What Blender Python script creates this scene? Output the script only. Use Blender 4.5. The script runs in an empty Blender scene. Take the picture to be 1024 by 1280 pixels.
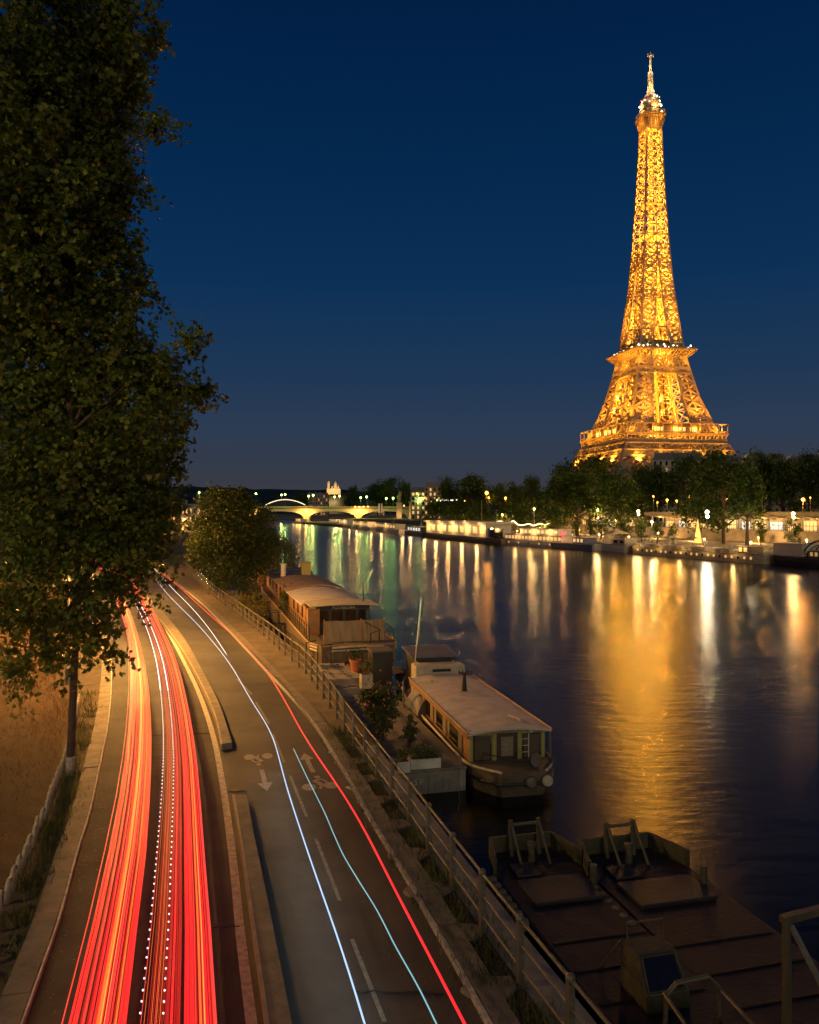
import bpy, math, random
import numpy as np
from mathutils import Vector, Matrix

sc = bpy.context.scene
COL = sc.collection
rad = math.radians
# ------------------------------------------------------------------ camera, sky, exposure
EYE = 9.0            # height of the eye above the quay road
WATER = -1.7         # river level
cam_d = bpy.data.cameras.new('camera')
cam_d.sensor_fit = 'HORIZONTAL'; cam_d.sensor_width = 36; cam_d.lens = 35.16
cam_d.clip_start = 0.2; cam_d.clip_end = 9000
cam = bpy.data.objects.new('camera', cam_d); COL.objects.link(cam)
cam.location = (0, 0, EYE); cam.rotation_euler = (rad(90), 0, 0)
sc.camera = cam

world = bpy.data.worlds.new('World'); sc.world = world; world.use_nodes = True
wn = world.node_tree
bg = wn.nodes['Background']
sky = wn.nodes.new('ShaderNodeTexSky'); sky.sky_type = 'NISHITA'; sky.sun_disc = False
sky.sun_elevation = rad(-3); sky.sun_rotation = rad(200); sky.ozone_density = 3
geo = wn.nodes.new('ShaderNodeTexCoord')
sep = wn.nodes.new('ShaderNodeSeparateXYZ'); wn.links.new(geo.outputs['Generated'], sep.inputs[0])
ramp = wn.nodes.new('ShaderNodeValToRGB')
wn.links.new(sep.outputs['Z'], ramp.inputs[0])
els = ramp.color_ramp.elements
els[0].position = 0.0; els[0].color = (.052, .049, .054, 1)
els[1].position = 1.0; els[1].color = (.000, .006, .028, 1)
for p, c in ((.04, (.038, .043, .060)), (.10, (.026, .045, .085)), (.17, (.012, .037, .089)), (.27, (.003, .029, .089)),
             (.40, (.0006, .0195, .070)), (.54, (.000, .012, .052))):
    e = els.new(p); e.color = (*c, 1)
add = wn.nodes.new('ShaderNodeMix'); add.data_type = 'RGBA'; add.blend_type = 'ADD'
add.inputs[0].default_value = 1
nsc = wn.nodes.new('ShaderNodeVectorMath'); nsc.operation = 'MULTIPLY'; nsc.inputs[1].default_value = (.05, .1, .1)
wn.links.new(sky.outputs[0], nsc.inputs[0])
wn.links.new(ramp.outputs[0], add.inputs[6]); wn.links.new(nsc.outputs[0], add.inputs[7])
wn.links.new(add.outputs[2], bg.inputs[0]); bg.inputs[1].default_value = 1.0

# last glow of dusk from behind the camera (west), very weak and broad
sun_d = bpy.data.lights.new('dusk_glow', 'SUN'); sun_d.energy = 0.60; sun_d.angle = rad(40); sun_d.color = (1.0, .84, .52)
sun = bpy.data.objects.new('dusk_glow', sun_d); COL.objects.link(sun)
sun.rotation_euler = (rad(77), 0, rad(14))

sc.view_settings.view_transform = 'Standard'; sc.view_settings.look = 'None'
sc.view_settings.exposure = 0; sc.view_settings.gamma = 1
sc.render.engine = 'CYCLES'
cy = sc.cycles
cy.use_denoising = True; cy.max_bounces = 5; cy.diffuse_bounces = 2; cy.glossy_bounces = 3
cy.transmission_bounces = 3; cy.transparent_max_bounces = 6; cy.sample_clamp_indirect = 4; cy.use_light_tree = True
cy.caustics_reflective = False; cy.caustics_refractive = False

# ------------------------------------------------------------------ helpers
def G(px, py, z=0.0):
    """a measured photo point lying at height z -> world"""
    y = (EYE - z) * 1000.0 / (py - 640.0)
    return Vector(((px - 512) / 1000.0 * y, y, z))
def AT(px, py, y):
    """a measured photo point at distance y -> world"""
    return Vector(((px - 512) / 1000.0 * y, y, EYE - (py - 640) / 1000.0 * y))

def tag(o, label=None, cat=None, group=None, kind=None):
    if label: o['label'] = label
    if cat: o['category'] = cat
    if group: o['group'] = group
    if kind: o['kind'] = kind
    return o
def thing(name, label, cat, loc=(0, 0, 0), rz=0.0, group=None, scale=1.0):
    o = bpy.data.objects.new(name, None); COL.objects.link(o)
    o.location = loc; o.rotation_euler = (0, 0, rz); o.scale = (scale,) * 3
    o.empty_display_size = .3
    return tag(o, label, cat, group)
def copy_tree(o, parent=None):
    c = o.copy(); COL.objects.link(c)
    if parent is not None: c.parent = parent
    for ch in list(o.children): copy_tree(ch, c)
    return c

class MB:
    def __init__(s): s.v = []; s.f = []; s.m = []
    def add(s, vs, fs, mi=0):
        b = len(s.v); s.v.extend([tuple(v) for v in vs]); s.f.extend([tuple(i + b for i in f) for f in fs]); s.m.extend([mi] * len(fs)); return s
    def box(s, c, d, rz=0.0, mi=0, M=None):
        x, y, z = d[0] / 2, d[1] / 2, d[2] / 2
        cs, sn = math.cos(rz), math.sin(rz)
        vs = []
        for a in (-1, 1):
            for b in (-1, 1):
                for e in (-1, 1):
                    p = (a * x, b * y, e * z)
                    vs.append(Vector((c[0] + p[0] * cs - p[1] * sn, c[1] + p[0] * sn + p[1] * cs, c[2] + p[2])))
        if M is not None: vs = [M @ v for v in vs]
        return s.add(vs, [(0, 1, 3, 2), (4, 6, 7, 5), (0, 4, 5, 1), (2, 3, 7, 6), (0, 2, 6, 4), (1, 5, 7, 3)], mi)
    def bb(s, x0, x1, y0, y1, z0, z1, mi=0):
        return s.box(((x0 + x1) / 2, (y0 + y1) / 2, (z0 + z1) / 2), (x1 - x0, y1 - y0, z1 - z0), 0, mi)
    def beam(s, a, b, w, h=None, mi=0, roll=0.0, n=4):
        a = Vector(a); b = Vector(b); d = b - a
        if d.length < 1e-6: return s
        d.normalize(); up = Vector((0, 0, 1)) if abs(d.z) < .95 else Vector((0, 1, 0))
        u = d.cross(up).normalized(); v = u.cross(d)
        h = w if h is None else h
        vs = []
        r2 = math.sqrt(2) / 2 if n == 4 else .5
        for p in (a, b):
            for k in range(n):
                t = roll + math.pi / n + 2 * math.pi * k / n if n == 4 else 2 * math.pi * k / n
                vs.append(p + u * (math.cos(t) * w * r2) + v * (math.sin(t) * h * r2))
        fs = [(k, (k + 1) % n, n + (k + 1) % n, n + k) for k in range(n)]
        fs += [tuple(reversed(range(n))), tuple(range(n, 2 * n))]
        return s.add(vs, fs, mi)
    def tube(s, pts, r, n=8, mi=0, cap=True):
        pts = [Vector(p) for p in pts]; m = len(pts)
        if not hasattr(r, '__len__'): r = [r] * m
        vs = []; pu = None
        for i, p in enumerate(pts):
            d = (pts[min(i + 1, m - 1)] - pts[max(i - 1, 0)]).normalized()
            if pu is None:
                up = Vector((0, 0, 1)) if abs(d.z) < .9 else Vector((1, 0, 0))
                u = d.cross(up).normalized()
            else:
                u = (pu - d * pu.dot(d)).normalized()
            pu = u; v = d.cross(u)
            for k in range(n):
                t = 2 * math.pi * k / n
                vs.append(p + (u * math.cos(t) + v * math.sin(t)) * r[i])
        fs = []
        for i in range(m - 1):
            for k in range(n):
                k2 = (k + 1) % n
                fs.append((i * n + k, i * n + k2, (i + 1) * n + k2, (i + 1) * n + k))
        if cap: fs += [tuple(reversed(range(n))), tuple(range((m - 1) * n, m * n))]
        return s.add(vs, fs, mi)
    def lathe(s, prof, c=(0, 0, 0), n=12, mi=0):
        vs = []; fs = []
        for r, z in prof:
            for k in range(n):
                t = 2 * math.pi * k / n
                vs.append((c[0] + r * math.cos(t), c[1] + r * math.sin(t), c[2] + z))
        for i in range(len(prof) - 1):
            for k in range(n):
                k2 = (k + 1) % n
                fs.append((i * n + k, i * n + k2, (i + 1) * n + k2, (i + 1) * n + k))
        fs += [tuple(reversed(range(n))), tuple(range((len(prof) - 1) * n, len(prof) * n))]
        return s.add(vs, fs, mi)
    def ball(s, c, r, n=8, mi=0, sz=1.0):
        k = max(4, n // 2 + 1)
        prof = [(max(r * math.sin(math.pi * i / k), r * .02), -r * sz * math.cos(math.pi * i / k)) for i in range(k + 1)]
        return s.lathe(prof, c, n, mi)
    def prism(s, poly, z0, z1, mi=0):
        n = len(poly)
        vs = [(p[0], p[1], z0) for p in poly] + [(p[0], p[1], z1) for p in poly]
        fs = [tuple(reversed(range(n))), tuple(range(n, 2 * n))] + [(k, (k + 1) % n, n + (k + 1) % n, n + k) for k in range(n)]
        return s.add(vs, fs, mi)
    def loft(s, rings, mi=0, closed=True, caps=True):
        n = len(rings[0]); vs = [p for r in rings for p in r]; fs = []
        for i in range(len(rings) - 1):
            for k in range(n if closed else n - 1):
                k2 = (k + 1) % n
                fs.append((i * n + k, i * n + k2, (i + 1) * n + k2, (i + 1) * n + k))
        if caps and closed: fs += [tuple(reversed(range(n))), tuple(range((len(rings) - 1) * n, len(rings) * n))]
        return s.add(vs, fs, mi)
    def quad(s, a, b, c, d, mi=0): return s.add([a, b, c, d], [(0, 1, 2, 3)], mi)
    def build(s, name, mats, parent=None, loc=None, smooth=False, bevel=0.0):
        me = bpy.data.meshes.new(name)
        me.from_pydata([tuple(v) for v in s.v], [], s.f)
        if not isinstance(mats, (list, tuple)): mats = [mats]
        for m in mats: me.materials.append(m)
        if len(mats) > 1: me.polygons.foreach_set('material_index', s.m)
        if smooth: me.polygons.foreach_set('use_smooth', [True] * len(me.polygons))
        me.update()
        o = bpy.data.objects.new(name, me); COL.objects.link(o)
        if parent is not None: o.parent = parent
        if loc is not None: o.location = loc
        if bevel:
            b = o.modifiers.new('bevel', 'BEVEL'); b.width = bevel; b.segments = 2; b.limit_method = 'ANGLE'
        return o

def np_mesh(name, verts, faces, mat, parent=None, loops=None):
    """verts (n,3), faces (m,k) all of the same size k"""
    me = bpy.data.meshes.new(name)
    n, (m, k) = len(verts), faces.shape
    me.vertices.add(n); me.vertices.foreach_set('co', verts.astype(np.float32).ravel())
    me.loops.add(m * k); me.loops.foreach_set('vertex_index', faces.astype(np.int32).ravel())
    me.polygons.add(m)
    me.polygons.foreach_set('loop_start', np.arange(0, m * k, k, dtype=np.int32))
    me.update(calc_edges=True); me.validate()
    for mm in (mat if isinstance(mat, (list, tuple)) else [mat]): me.materials.append(mm)
    o = bpy.data.objects.new(name, me); COL.objects.link(o)
    if parent is not None: o.parent = parent
    return o

def smooth_path(pts, step=1.5):
    """Catmull-Rom through measured points, resampled"""
    P = [Vector(p) for p in pts]; P = [P[0] * 2 - P[1]] + P + [P[-1] * 2 - P[-2]]
    out = []
    for i in range(1, len(P) - 2):
        L = (P[i + 1] - P[i]).length; n = max(2, int(L / step))
        for k in range(n):
            t = k / n; a, b, c, d = P[i - 1:i + 3]
            out.append(.5 * ((2 * b) + (c - a) * t + (2 * a - 5 * b + 4 * c - d) * t * t + (3 * b - a - 3 * c + d) * t ** 3))
    out.append(P[-2]); return out
def offset_path(pts, d):
    """shift a path sideways by d (positive to the right of travel) in plan"""
    out = []
    for i, p in enumerate(pts):
        t = pts[min(i + 1, len(pts) - 1)] - pts[max(i - 1, 0)]; t.z = 0; t.normalize()
        out.append(p + Vector((t.y, -t.x, 0)) * d)
    return out
def resample(pts, n):
    L = [0.0]
    for a, b in zip(pts, pts[1:]): L.append(L[-1] + (b - a).length)
    out = []; j = 0
    for k in range(n):
        t = L[-1] * k / (n - 1)
        while j < len(L) - 2 and L[j + 1] < t: j += 1
        u = (t - L[j]) / max(1e-9, L[j + 1] - L[j]); out.append(pts[j].lerp(pts[j + 1], min(1, u)))
    return out
def ribbon(mb, left, right, dz=0.0, mi=0):
    n = len(left); vs = [(p.x, p.y, p.z + dz) for p in left] + [(p.x, p.y, p.z + dz) for p in right]
    mb.add(vs, [(k, n + k, n + k + 1, k + 1) for k in range(n - 1)], mi)
def wall_strip(mb, path, w0, w1, z0, z1, mi=0):
    """solid strip following a path between two sideways offsets"""
    a = offset_path(path, w0); b = offset_path(path, w1)
    rings = [[(p.x, p.y, z0), (q.x, q.y, z0), (q.x, q.y, z1), (p.x, p.y, z1)] for p, q in zip(a, b)]
    mb.loft(rings, mi)

# ------------------------------------------------------------------ materials
def mat(name, col, rough=.7, var=.25, scale=3.0, bump=0.0, metal=0.0, col2=None, detail=6, spec=.5, bscale=None, sss=0, coords='Object'):
    m = bpy.data.materials.new(name); m.use_nodes = True
    n = m.node_tree; b = n.nodes['Principled BSDF']
    b.inputs['Roughness'].default_value = rough; b.inputs['Metallic'].default_value = metal
    b.inputs['Specular IOR Level'].default_value = spec
    tc = n.nodes.new('ShaderNodeTexCoord')
    nz = n.nodes.new('ShaderNodeTexNoise'); nz.inputs['Scale'].default_value = scale; nz.inputs['Detail'].default_value = detail
    nz.inputs['Roughness'].default_value = .65
    n.links.new(tc.outputs[coords], nz.inputs['Vector'])
    r = n.nodes.new('ShaderNodeValToRGB'); n.links.new(nz.outputs['Fac'], r.inputs[0])
    r.color_ramp.elements[0].position = .3; r.color_ramp.elements[1].position = .7
    c2 = col2 if col2 else tuple(min(1, c * (1 + var)) for c in col)
    c1 = col if col2 else tuple(c * (1 - var) for c in col)
    r.color_ramp.elements[0].color = (*c1, 1); r.color_ramp.elements[1].color = (*c2, 1)
    n.links.new(r.outputs[0], b.inputs['Base Color'])
    if bump:
        bn = n.nodes.new('ShaderNodeBump'); bn.inputs['Strength'].default_value = bump; bn.inputs['Distance'].default_value = .03
        nb = n.nodes.new('ShaderNodeTexNoise'); nb.inputs['Scale'].default_value = bscale or scale * 6; nb.inputs['Detail'].default_value = 8
        n.links.new(tc.outputs[coords], nb.inputs['Vector'])
        n.links.new(nb.outputs['Fac'], bn.inputs['Height']); n.links.new(bn.outputs[0], b.inputs['Normal'])
    return m
def emat(name, col, strength, sample=False):
    m = bpy.data.materials.new(name); m.use_nodes = True
    n = m.node_tree; b = n.nodes['Principled BSDF']
    b.inputs['Base Color'].default_value = (*[min(.8, c) for c in col], 1); b.inputs['Roughness'].default_value = .5
    b.inputs['Emission Color'].default_value = (*col, 1); b.inputs['Emission Strength'].default_value = strength
    m.cycles.emission_sampling = 'FRONT' if sample else 'NONE'
    return m
def leafmat(name, c1, c2, c3, scale=.6, trans=.25):
    m = bpy.data.materials.new(name); m.use_nodes = True
    n = m.node_tree; b = n.nodes['Principled BSDF']; b.inputs['Roughness'].default_value = .55
    b.inputs['Specular IOR Level'].default_value = .25
    g = n.nodes.new('ShaderNodeNewGeometry')
    r = n.nodes.new('ShaderNodeValToRGB'); n.links.new(g.outputs['Random Per Island'], r.inputs[0])
    r.color_ramp.elements[0].color = (*c1, 1); r.color_ramp.elements[1].color = (*c3, 1)
    e = r.color_ramp.elements.new(.55); e.color = (*c2, 1)
    e = r.color_ramp.elements.new(.93); e.color = (*[a * .75 + d * .25 for a, d in zip(c2, c3)], 1)
    tc = n.nodes.new('ShaderNodeTexCoord'); nz = n.nodes.new('ShaderNodeTexNoise'); nz.inputs['Scale'].default_value = scale; nz.inputs['Detail'].default_value = 3
    n.links.new(tc.outputs['Object'], nz.inputs['Vector'])
    mr = n.nodes.new('ShaderNodeMapRange'); mr.inputs[1].default_value = .3; mr.inputs[2].default_value = .7; mr.inputs[3].default_value = .5; mr.inputs[4].default_value = 1.5
    n.links.new(nz.outputs['Fac'], mr.inputs[0])
    vm = n.nodes.new('ShaderNodeVectorMath'); vm.operation = 'SCALE'
    n.links.new(r.outputs[0], vm.inputs[0]); n.links.new(mr.outputs[0], vm.inputs['Scale'])
    n.links.new(vm.outputs[0], b.inputs['Base Color'])
    tr = n.nodes.new('ShaderNodeBsdfTranslucent'); n.links.new(vm.outputs[0], tr.inputs['Color'])
    mx = n.nodes.new('ShaderNodeMixShader'); mx.inputs[0].default_value = trans
    out = n.nodes['Material Output']
    n.links.new(b.outputs[0], mx.inputs[1]); n.links.new(tr.outputs[0], mx.inputs[2]); n.links.new(mx.outputs[0], out.inputs[0])
    return m

def lamp(name, loc, power, col, r=.25, parent=None, spot=None, aim=None):
    d = bpy.data.lights.new(name, 'SPOT' if spot else 'POINT'); d.energy = power; d.color = col; d.shadow_soft_size = r
    o = bpy.data.objects.new(name, d); COL.objects.link(o); o.location = loc
    if spot:
        d.spot_size = rad(spot); d.spot_blend = .6
        o.rotation_euler = Vector(aim).to_track_quat('-Z', 'Y').to_euler()
    if parent is not None: o.parent = parent
    return o

SODIUM = (1.0, .46, .10); WARM = (1.0, .54, .17); GREEN = (.62, 1.0, .25); WHITE = (1.0, .78, .48)
M = {}
M['iron'] = mat('iron', (.30, .21, .13), .55, .2, .3)
M['asphalt'] = mat('asphalt', (.036, .035, .031), .8, .6, .45, .8, bscale=45, detail=14)
M['asphalt_cycle'] = mat('asphalt_cycle', (.050, .045, .037), .7, .6, .35, .8, bscale=45, detail=14)
M['paint'] = mat('paint', (.20, .18, .14), .7, .0, 6, .3, col2=(.62, .59, .5), detail=12)
M['kerb'] = mat('kerb', (.17, .145, .105), .8, .35, 2.0, .6, detail=9)
M['stone'] = mat('stone', (.30, .25, .18), .85, .25, .5, .3)
M['concrete'] = mat('concrete', (.22, .20, .17), .85, .3, 1.2, .4)
M['dirt'] = mat('dirt', (.075, .055, .032), .95, .5, 1.6, .9, bscale=14, detail=10)
M['bark'] = mat('bark', (.075, .05, .035), .9, .4, 4, .8)
M['steel'] = mat('steel', (.20, .19, .165), .5, .25, 5, .2, metal=.3)
M['dark'] = mat('dark', (.012, .011, .010), .6, .3, 3)
M['leaf'] = leafmat('leaf', (.038, .070, .008), (.095, .120, .014), (.22, .12, .025), .45)
M['leaf_far'] = leafmat('leaf_far', (.028, .068, .009), (.066, .118, .014), (.12, .12, .025), .12)
M['leaf_dark'] = leafmat('leaf_dark', (.018, .040, .008), (.046, .075, .012), (.14, .06, .02), .3)
# ------------------------------------------------------------------ river, ground, roads
def water_material():
    m = bpy.data.materials.new('water'); m.use_nodes = True
    n = m.node_tree; b = n.nodes['Principled BSDF']
    b.inputs['Base Color'].default_value = (.001, .002, .003, 1); b.inputs['Roughness'].default_value = .21
    b.inputs['IOR'].default_value = 1.33; b.inputs['Specular IOR Level'].default_value = .37
    tc = n.nodes.new('ShaderNodeTexCoord')
    mp = n.nodes.new('ShaderNodeMapping'); mp.inputs['Rotation'].default_value = (0, 0, rad(12)); mp.inputs['Scale'].default_value = (.55, 1.3, 1)
    n.links.new(tc.outputs['Object'], mp.inputs[0])
    n1 = n.nodes.new('ShaderNodeTexNoise'); n1.inputs['Scale'].default_value = 1.1; n1.inputs['Detail'].default_value = 5; n1.inputs['Roughness'].default_value = .6
    n2 = n.nodes.new('ShaderNodeTexNoise'); n2.inputs['Scale'].default_value = .08; n2.inputs['Detail'].default_value = 2
    n.links.new(mp.outputs[0], n1.inputs['Vector']); n.links.new(mp.outputs[0], n2.inputs['Vector'])
    mm = n.nodes.new('ShaderNodeMath'); mm.operation = 'MULTIPLY_ADD'; mm.inputs[1].default_value = 3.0
    n.links.new(n2.outputs['Fac'], mm.inputs[0]); n.links.new(n1.outputs['Fac'], mm.inputs[2])
    bp = n.nodes.new('ShaderNodeBump'); bp.inputs['Strength'].default_value = .21; bp.inputs['Distance'].default_value = .16
    n.links.new(mm.outputs[0], bp.inputs['Height']); n.links.new(bp.outputs[0], b.inputs['Normal'])
    return m
M['water'] = water_material()

# measured lines of the left bank (photo points on the road plane), near to far
def line(pts, z=0.0, step=1.0, near=6.0):
    P = [G(x, y, z) for x, y in pts]
    d = (P[0] - P[1]).normalized()
    k = max(0.0, (P[0].y - near) / max(.2, abs(d.y)))
    return smooth_path(([P[0] + d * k] if k > .3 else []) + P, step)
FENCE = line([(664, 1251), (622, 1193), (588, 1143), (560, 1103), (536, 1068), (516, 1037), (497, 1010), (466, 966), (432, 916), (415.6, 890), (397, 862), (380, 840),
              (354.7, 817.7), (333.6, 799), (312.5, 782.6), (291, 765), (270, 748.6), (250, 729.5), (235, 716.5), (222, 706)], near=9)
KERB_R = line([(609, 1280), (566, 1201.6), (541, 1158), (505.6, 1095), (467, 1032), (440, 983), (425, 958), (397, 913), (368.7, 877.5), (331, 837.6), (303, 807),
               (261, 763.5), (240, 745), (217.6, 727), (196, 710)])
LINE_D = line([(314.6, 1280), (301, 1171), (291, 1073), (277.5, 975), (265.7, 917), (250, 870), (234, 835), (211, 792), (194, 768), (172, 744), (152, 724), (128, 704)])
ISL_R = line([(290, 936), (284, 915), (272.6, 882), (258.6, 854), (237.5, 814), (218.7, 786), (200, 764), (178, 743), (160, 727), (138, 708)], near=100)
ISL_L = line([(277, 938), (269, 901), (253, 863), (232, 823.6), (213, 794.5), (192, 769), (171, 746), (153, 729), (132, 710)], near=100)
ISL2_L = line([(332, 1280), (312.6, 1139.5), (301, 1061), (292, 1003)])
ISL2_R = line([(362, 1280), (335, 1139.5), (319, 1061), (308, 1003)])
KERB_L = line([(29, 1280), (74, 1151), (96, 1069), (113, 1014.5), (125, 956), (135, 905), (139, 858), (138.5, 827), (134, 790), (125, 760), (108, 733), (86, 712), (60, 695)])
HOOPS = line([(4.5, 1137), (14, 1118), (24, 1097), (33, 1075), (41, 1062), (47.5, 1042.5), (54, 1030.6), (60, 1017), (65, 998), (69, 989), (73, 976), (78, 967), (84, 945), (92, 915), (98, 885), (103, 850)])
QUAY_EDGE = offset_path(FENCE, .85)
# extend the river bank far up-river, bending left as the fence does
far_dir = (FENCE[-1] - FENCE[-12]).normalized()
def extend(path, L, d): return path + [path[-1] + d * (L * k / 12) for k in range(1, 13)]
d_far = Vector((-.17, .985, 0))
EDGE_ALL = extend(QUAY_EDGE, 620, d_far)

# river: one sheet
mb = MB(); mb.quad((-420, -60, WATER), (420, -60, WATER), (420, 1500, WATER), (-900, 1500, WATER))
tag(mb.build('river', M['water']), kind='structure')
# river bed / ground far below, one sheet to the horizon
mb = MB(); mb.quad((-6000, -300, -6), (6000, -300, -6), (6000, 8000, -6), (-6000, 8000, -6))
tag(mb.build('terrain', M['dirt']), kind='structure')

# left bank ground slab up to the quay edge
mb = MB()
n = len(EDGE_ALL)
top = [(p.x, p.y, -.02) for p in EDGE_ALL]; bot = [(p.x, p.y, -5) for p in EDGE_ALL]; lft = [(-900, p.y, -.02) for p in EDGE_ALL]
mb.add(lft + top + bot, [(k, n + k, n + k + 1, k + 1) for k in range(n - 1)] + [(n + k, 2 * n + k, 2 * n + k + 1, n + k + 1) for k in range(n - 1)])
tag(mb.build('ground', M['dirt']), kind='structure')

# quay walk between kerb and fence, planting strip near the camera
N = 140
kr = resample(offset_path(KERB_R, .12), N); qe = resample(EDGE_ALL[:len(QUAY_EDGE)], N)
M['walk'] = mat('walk', (.13, .10, .065), .9, .35, .9, .6, bscale=16, detail=10)
mb = MB()
far_k = [p for p in KERB_R if p.y > 31]; far_f = [p for p in FENCE if p.y > 31]
ribbon(mb, resample(offset_path(far_k, .35), 90), resample(offset_path(far_f, .82), 90), .012)
tag(mb.build('path', M['walk']), kind='structure')
mb = MB()
ribbon(mb, resample(offset_path([p for p in FENCE if p.y <= 31.2], -.02), 40), resample(offset_path([p for p in FENCE if p.y <= 31.2], .82), 40), .012)
tag(mb.build('pavement', M['concrete']), kind='structure')

# asphalt: carriageway and cycle track
mb = MB(); ribbon(mb, resample(KERB_L, N), resample(LINE_D, N), .004)
tag(mb.build('road', M['asphalt']), kind='structure')
mb = MB(); ribbon(mb, resample(LINE_D, N), resample(KERB_R, N), .003)
tag(mb.build('cycle_path', M['asphalt_cycle']), kind='structure')

# kerbs: stones one by one inside one strip
def kerb_stones(name, path, w0, w1, h, L, m, gap=.018, zb=0.0):
    mb = MB(); tot = sum((b - a).length for a, b in zip(path, path[1:]))
    rng = random.Random(4); n = int(tot / L); P = resample(path, n * 3 + 1)
    a = offset_path(P, w0); b = offset_path(P, w1)
    for i in range(n):
        hh = h + rng.uniform(-.012, .012); rings = []
        for k in range(4):
            j = i * 3 + k; p, q = a[j], b[j]
            if k == 0: p = p.lerp(a[j + 1], gap); q = q.lerp(b[j + 1], gap)
            if k == 3: p = p.lerp(a[j - 1], gap); q = q.lerp(b[j - 1], gap)
            rings.append([(p.x, p.y, zb), (q.x, q.y, zb), (q.x, q.y, hh), (p.x, p.y, hh)])
        mb.loft(rings)
    return tag(mb.build(name, m), kind='structure')
KERB_R = resample(KERB_R, 420); KERB_L = resample(KERB_L, 420)
kerb_stones('kerb', KERB_R, .06, .50, .12, 1.9, M['kerb'])
kerb_stones('kerb', [p for p in KERB_L if p.y < 120], -.52, -.03, .12, 1.5, M['kerb'])
# thin pale edge stripes along both kerbs
mb = MB(); wall_strip(mb, KERB_R, -.05, .035, 0, .127); wall_strip(mb, [p for p in KERB_L if p.y < 90], -.015, .03, 0, .118)
tag(mb.build('kerb_line', M['paint']), kind='structure')

# raised islands between carriageway and cycle track
M['island_edge'] = mat('island_edge', (.34, .29, .18), .6, .3, 3)
def island(L, R, h, n, label):
    mb = MB(); L = resample(L, n); R = resample(R, n)
    rings = [[(p.x, p.y, 0), (q.x, q.y, 0), (q.x, q.y, h), (p.x, p.y, h)] for p, q in zip(L, R)]
    mb.loft(rings)
    o = mb.build('traffic_island', M['kerb']); tag(o, label, 'traffic island', 'raised kerb islands')
    mb = MB(); wall_strip(mb, L, -.03, .035, 0.02, h + .01)
    mb.build('stripe', M['island_edge'], o)
    return R
R1 = island(ISL_L, ISL_R, .24, 60, 'long curved stone kerb island with a yellow edge stripe, the far one of two')
R2 = island(ISL2_L, ISL2_R, .24, 40, 'straight stone kerb island with a worn edge stripe, nearest the camera')
# painted lines
mb = MB(); wall_strip(mb, [p for p in LINE_D if p.y < 95], -.10, .10, .0, .009)
tag(mb.build('road_line', M['paint']), kind='structure')
M['paint_worn'] = mat('paint_worn', (.09, .08, .06), .7, .0, 5, .3, col2=(.30, .27, .21), detail=12)
mb = MB()
for a, b in (((440, 1174), (481, 1278)), ((395, 1049), (425, 1126)), ((363, 970), (383.5, 1021)), ((341.6, 918), (355.5, 953.6)), ((320, 878), (336.5, 905)), ((296, 849), (315, 868)),
             ((283, 823.6), (296, 842)), ((262, 798), (276, 814)), ((246, 779), (257, 791))):
    p, q = G(*a), G(*b); mb.beam(p + Vector((0, 0, .004)), q + Vector((0, 0, .004)), .085, .010)
tag(mb.build('road_line', M['paint_worn']), kind='structure')
# crack lines and patches over the asphalt
mb = MB()
for a, b in (((175, 921), (262, 917)), ((262, 1160), (300, 1158)), ((440, 1240), (556, 1242)), ((285, 990), (308, 989))):
    p, q = G(*a), G(*b); pts = [p.lerp(q, k / 8) + Vector((0, random.Random(k).uniform(-.05, .05), .006)) for k in range(9)]
    mb.tube(pts, .018, 4)
tag(mb.build('road_crack', M['dark']), kind='structure')

# bicycle pictograms and arrows laid on the track
M['paint_mark'] = mat('paint_mark', (.16, .14, .11), .7, .0, 7, .2, col2=(.42, .37, .30), detail=10)
def picto(c, ang, s, sy, a0, a1):
    mb = MB(); cs, sn = math.cos(ang), math.sin(ang)
    def W(x, y): return Vector((c.x + x * cs - y * sn, c.y + x * sn + y * cs, .009))
    def B(x, y): return W(x * s, y * sy)
    def disc(x, y, r):
        mb.add([B(x + r * math.cos(t * math.pi / 9), y + r * math.sin(t * math.pi / 9)) for t in range(18)], [tuple(range(18))])
    def bar(x0, y0, x1, y1, w, F=B):
        d = Vector((x1 - x0, y1 - y0)).normalized(); px, py = -d.y * w / 2, d.x * w / 2
        mb.add([F(x0 + px, y0 + py), F(x0 - px, y0 - py), F(x1 - px, y1 - py), F(x1 + px, y1 + py)], [(0, 1, 2, 3)])
    disc(-.40, 0, .25); disc(.40, 0, .25)
    bar(-.12, .44, .10, .12, .17); bar(-.12, .44, .20, .50, .09); bar(.12, .14, -.04, -.18, .10); bar(-.04, .16, .13, -.04, .08); bar(.20, .48, .33, .26, .07)
    disc(.06, .68, .11)
    bar(0, a0, 0, a1 - .75, .16, W)
    mb.add([W(-.26, a1 - .8), W(.26, a1 - .8), W(0, a1)], [(0, 1, 2)])
    return mb
c1 = G(323, 946)
tag(picto(c1, math.pi + .26, .80, 1.35, 1.55, 3.75).build('cycle_marking', M['paint_mark']), kind='structure')
c2 = G(400, 983)
tag(picto(c2, .27, .90, 1.35, 1.45, 3.75).build('cycle_marking', M['paint_mark']), kind='structure')
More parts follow.
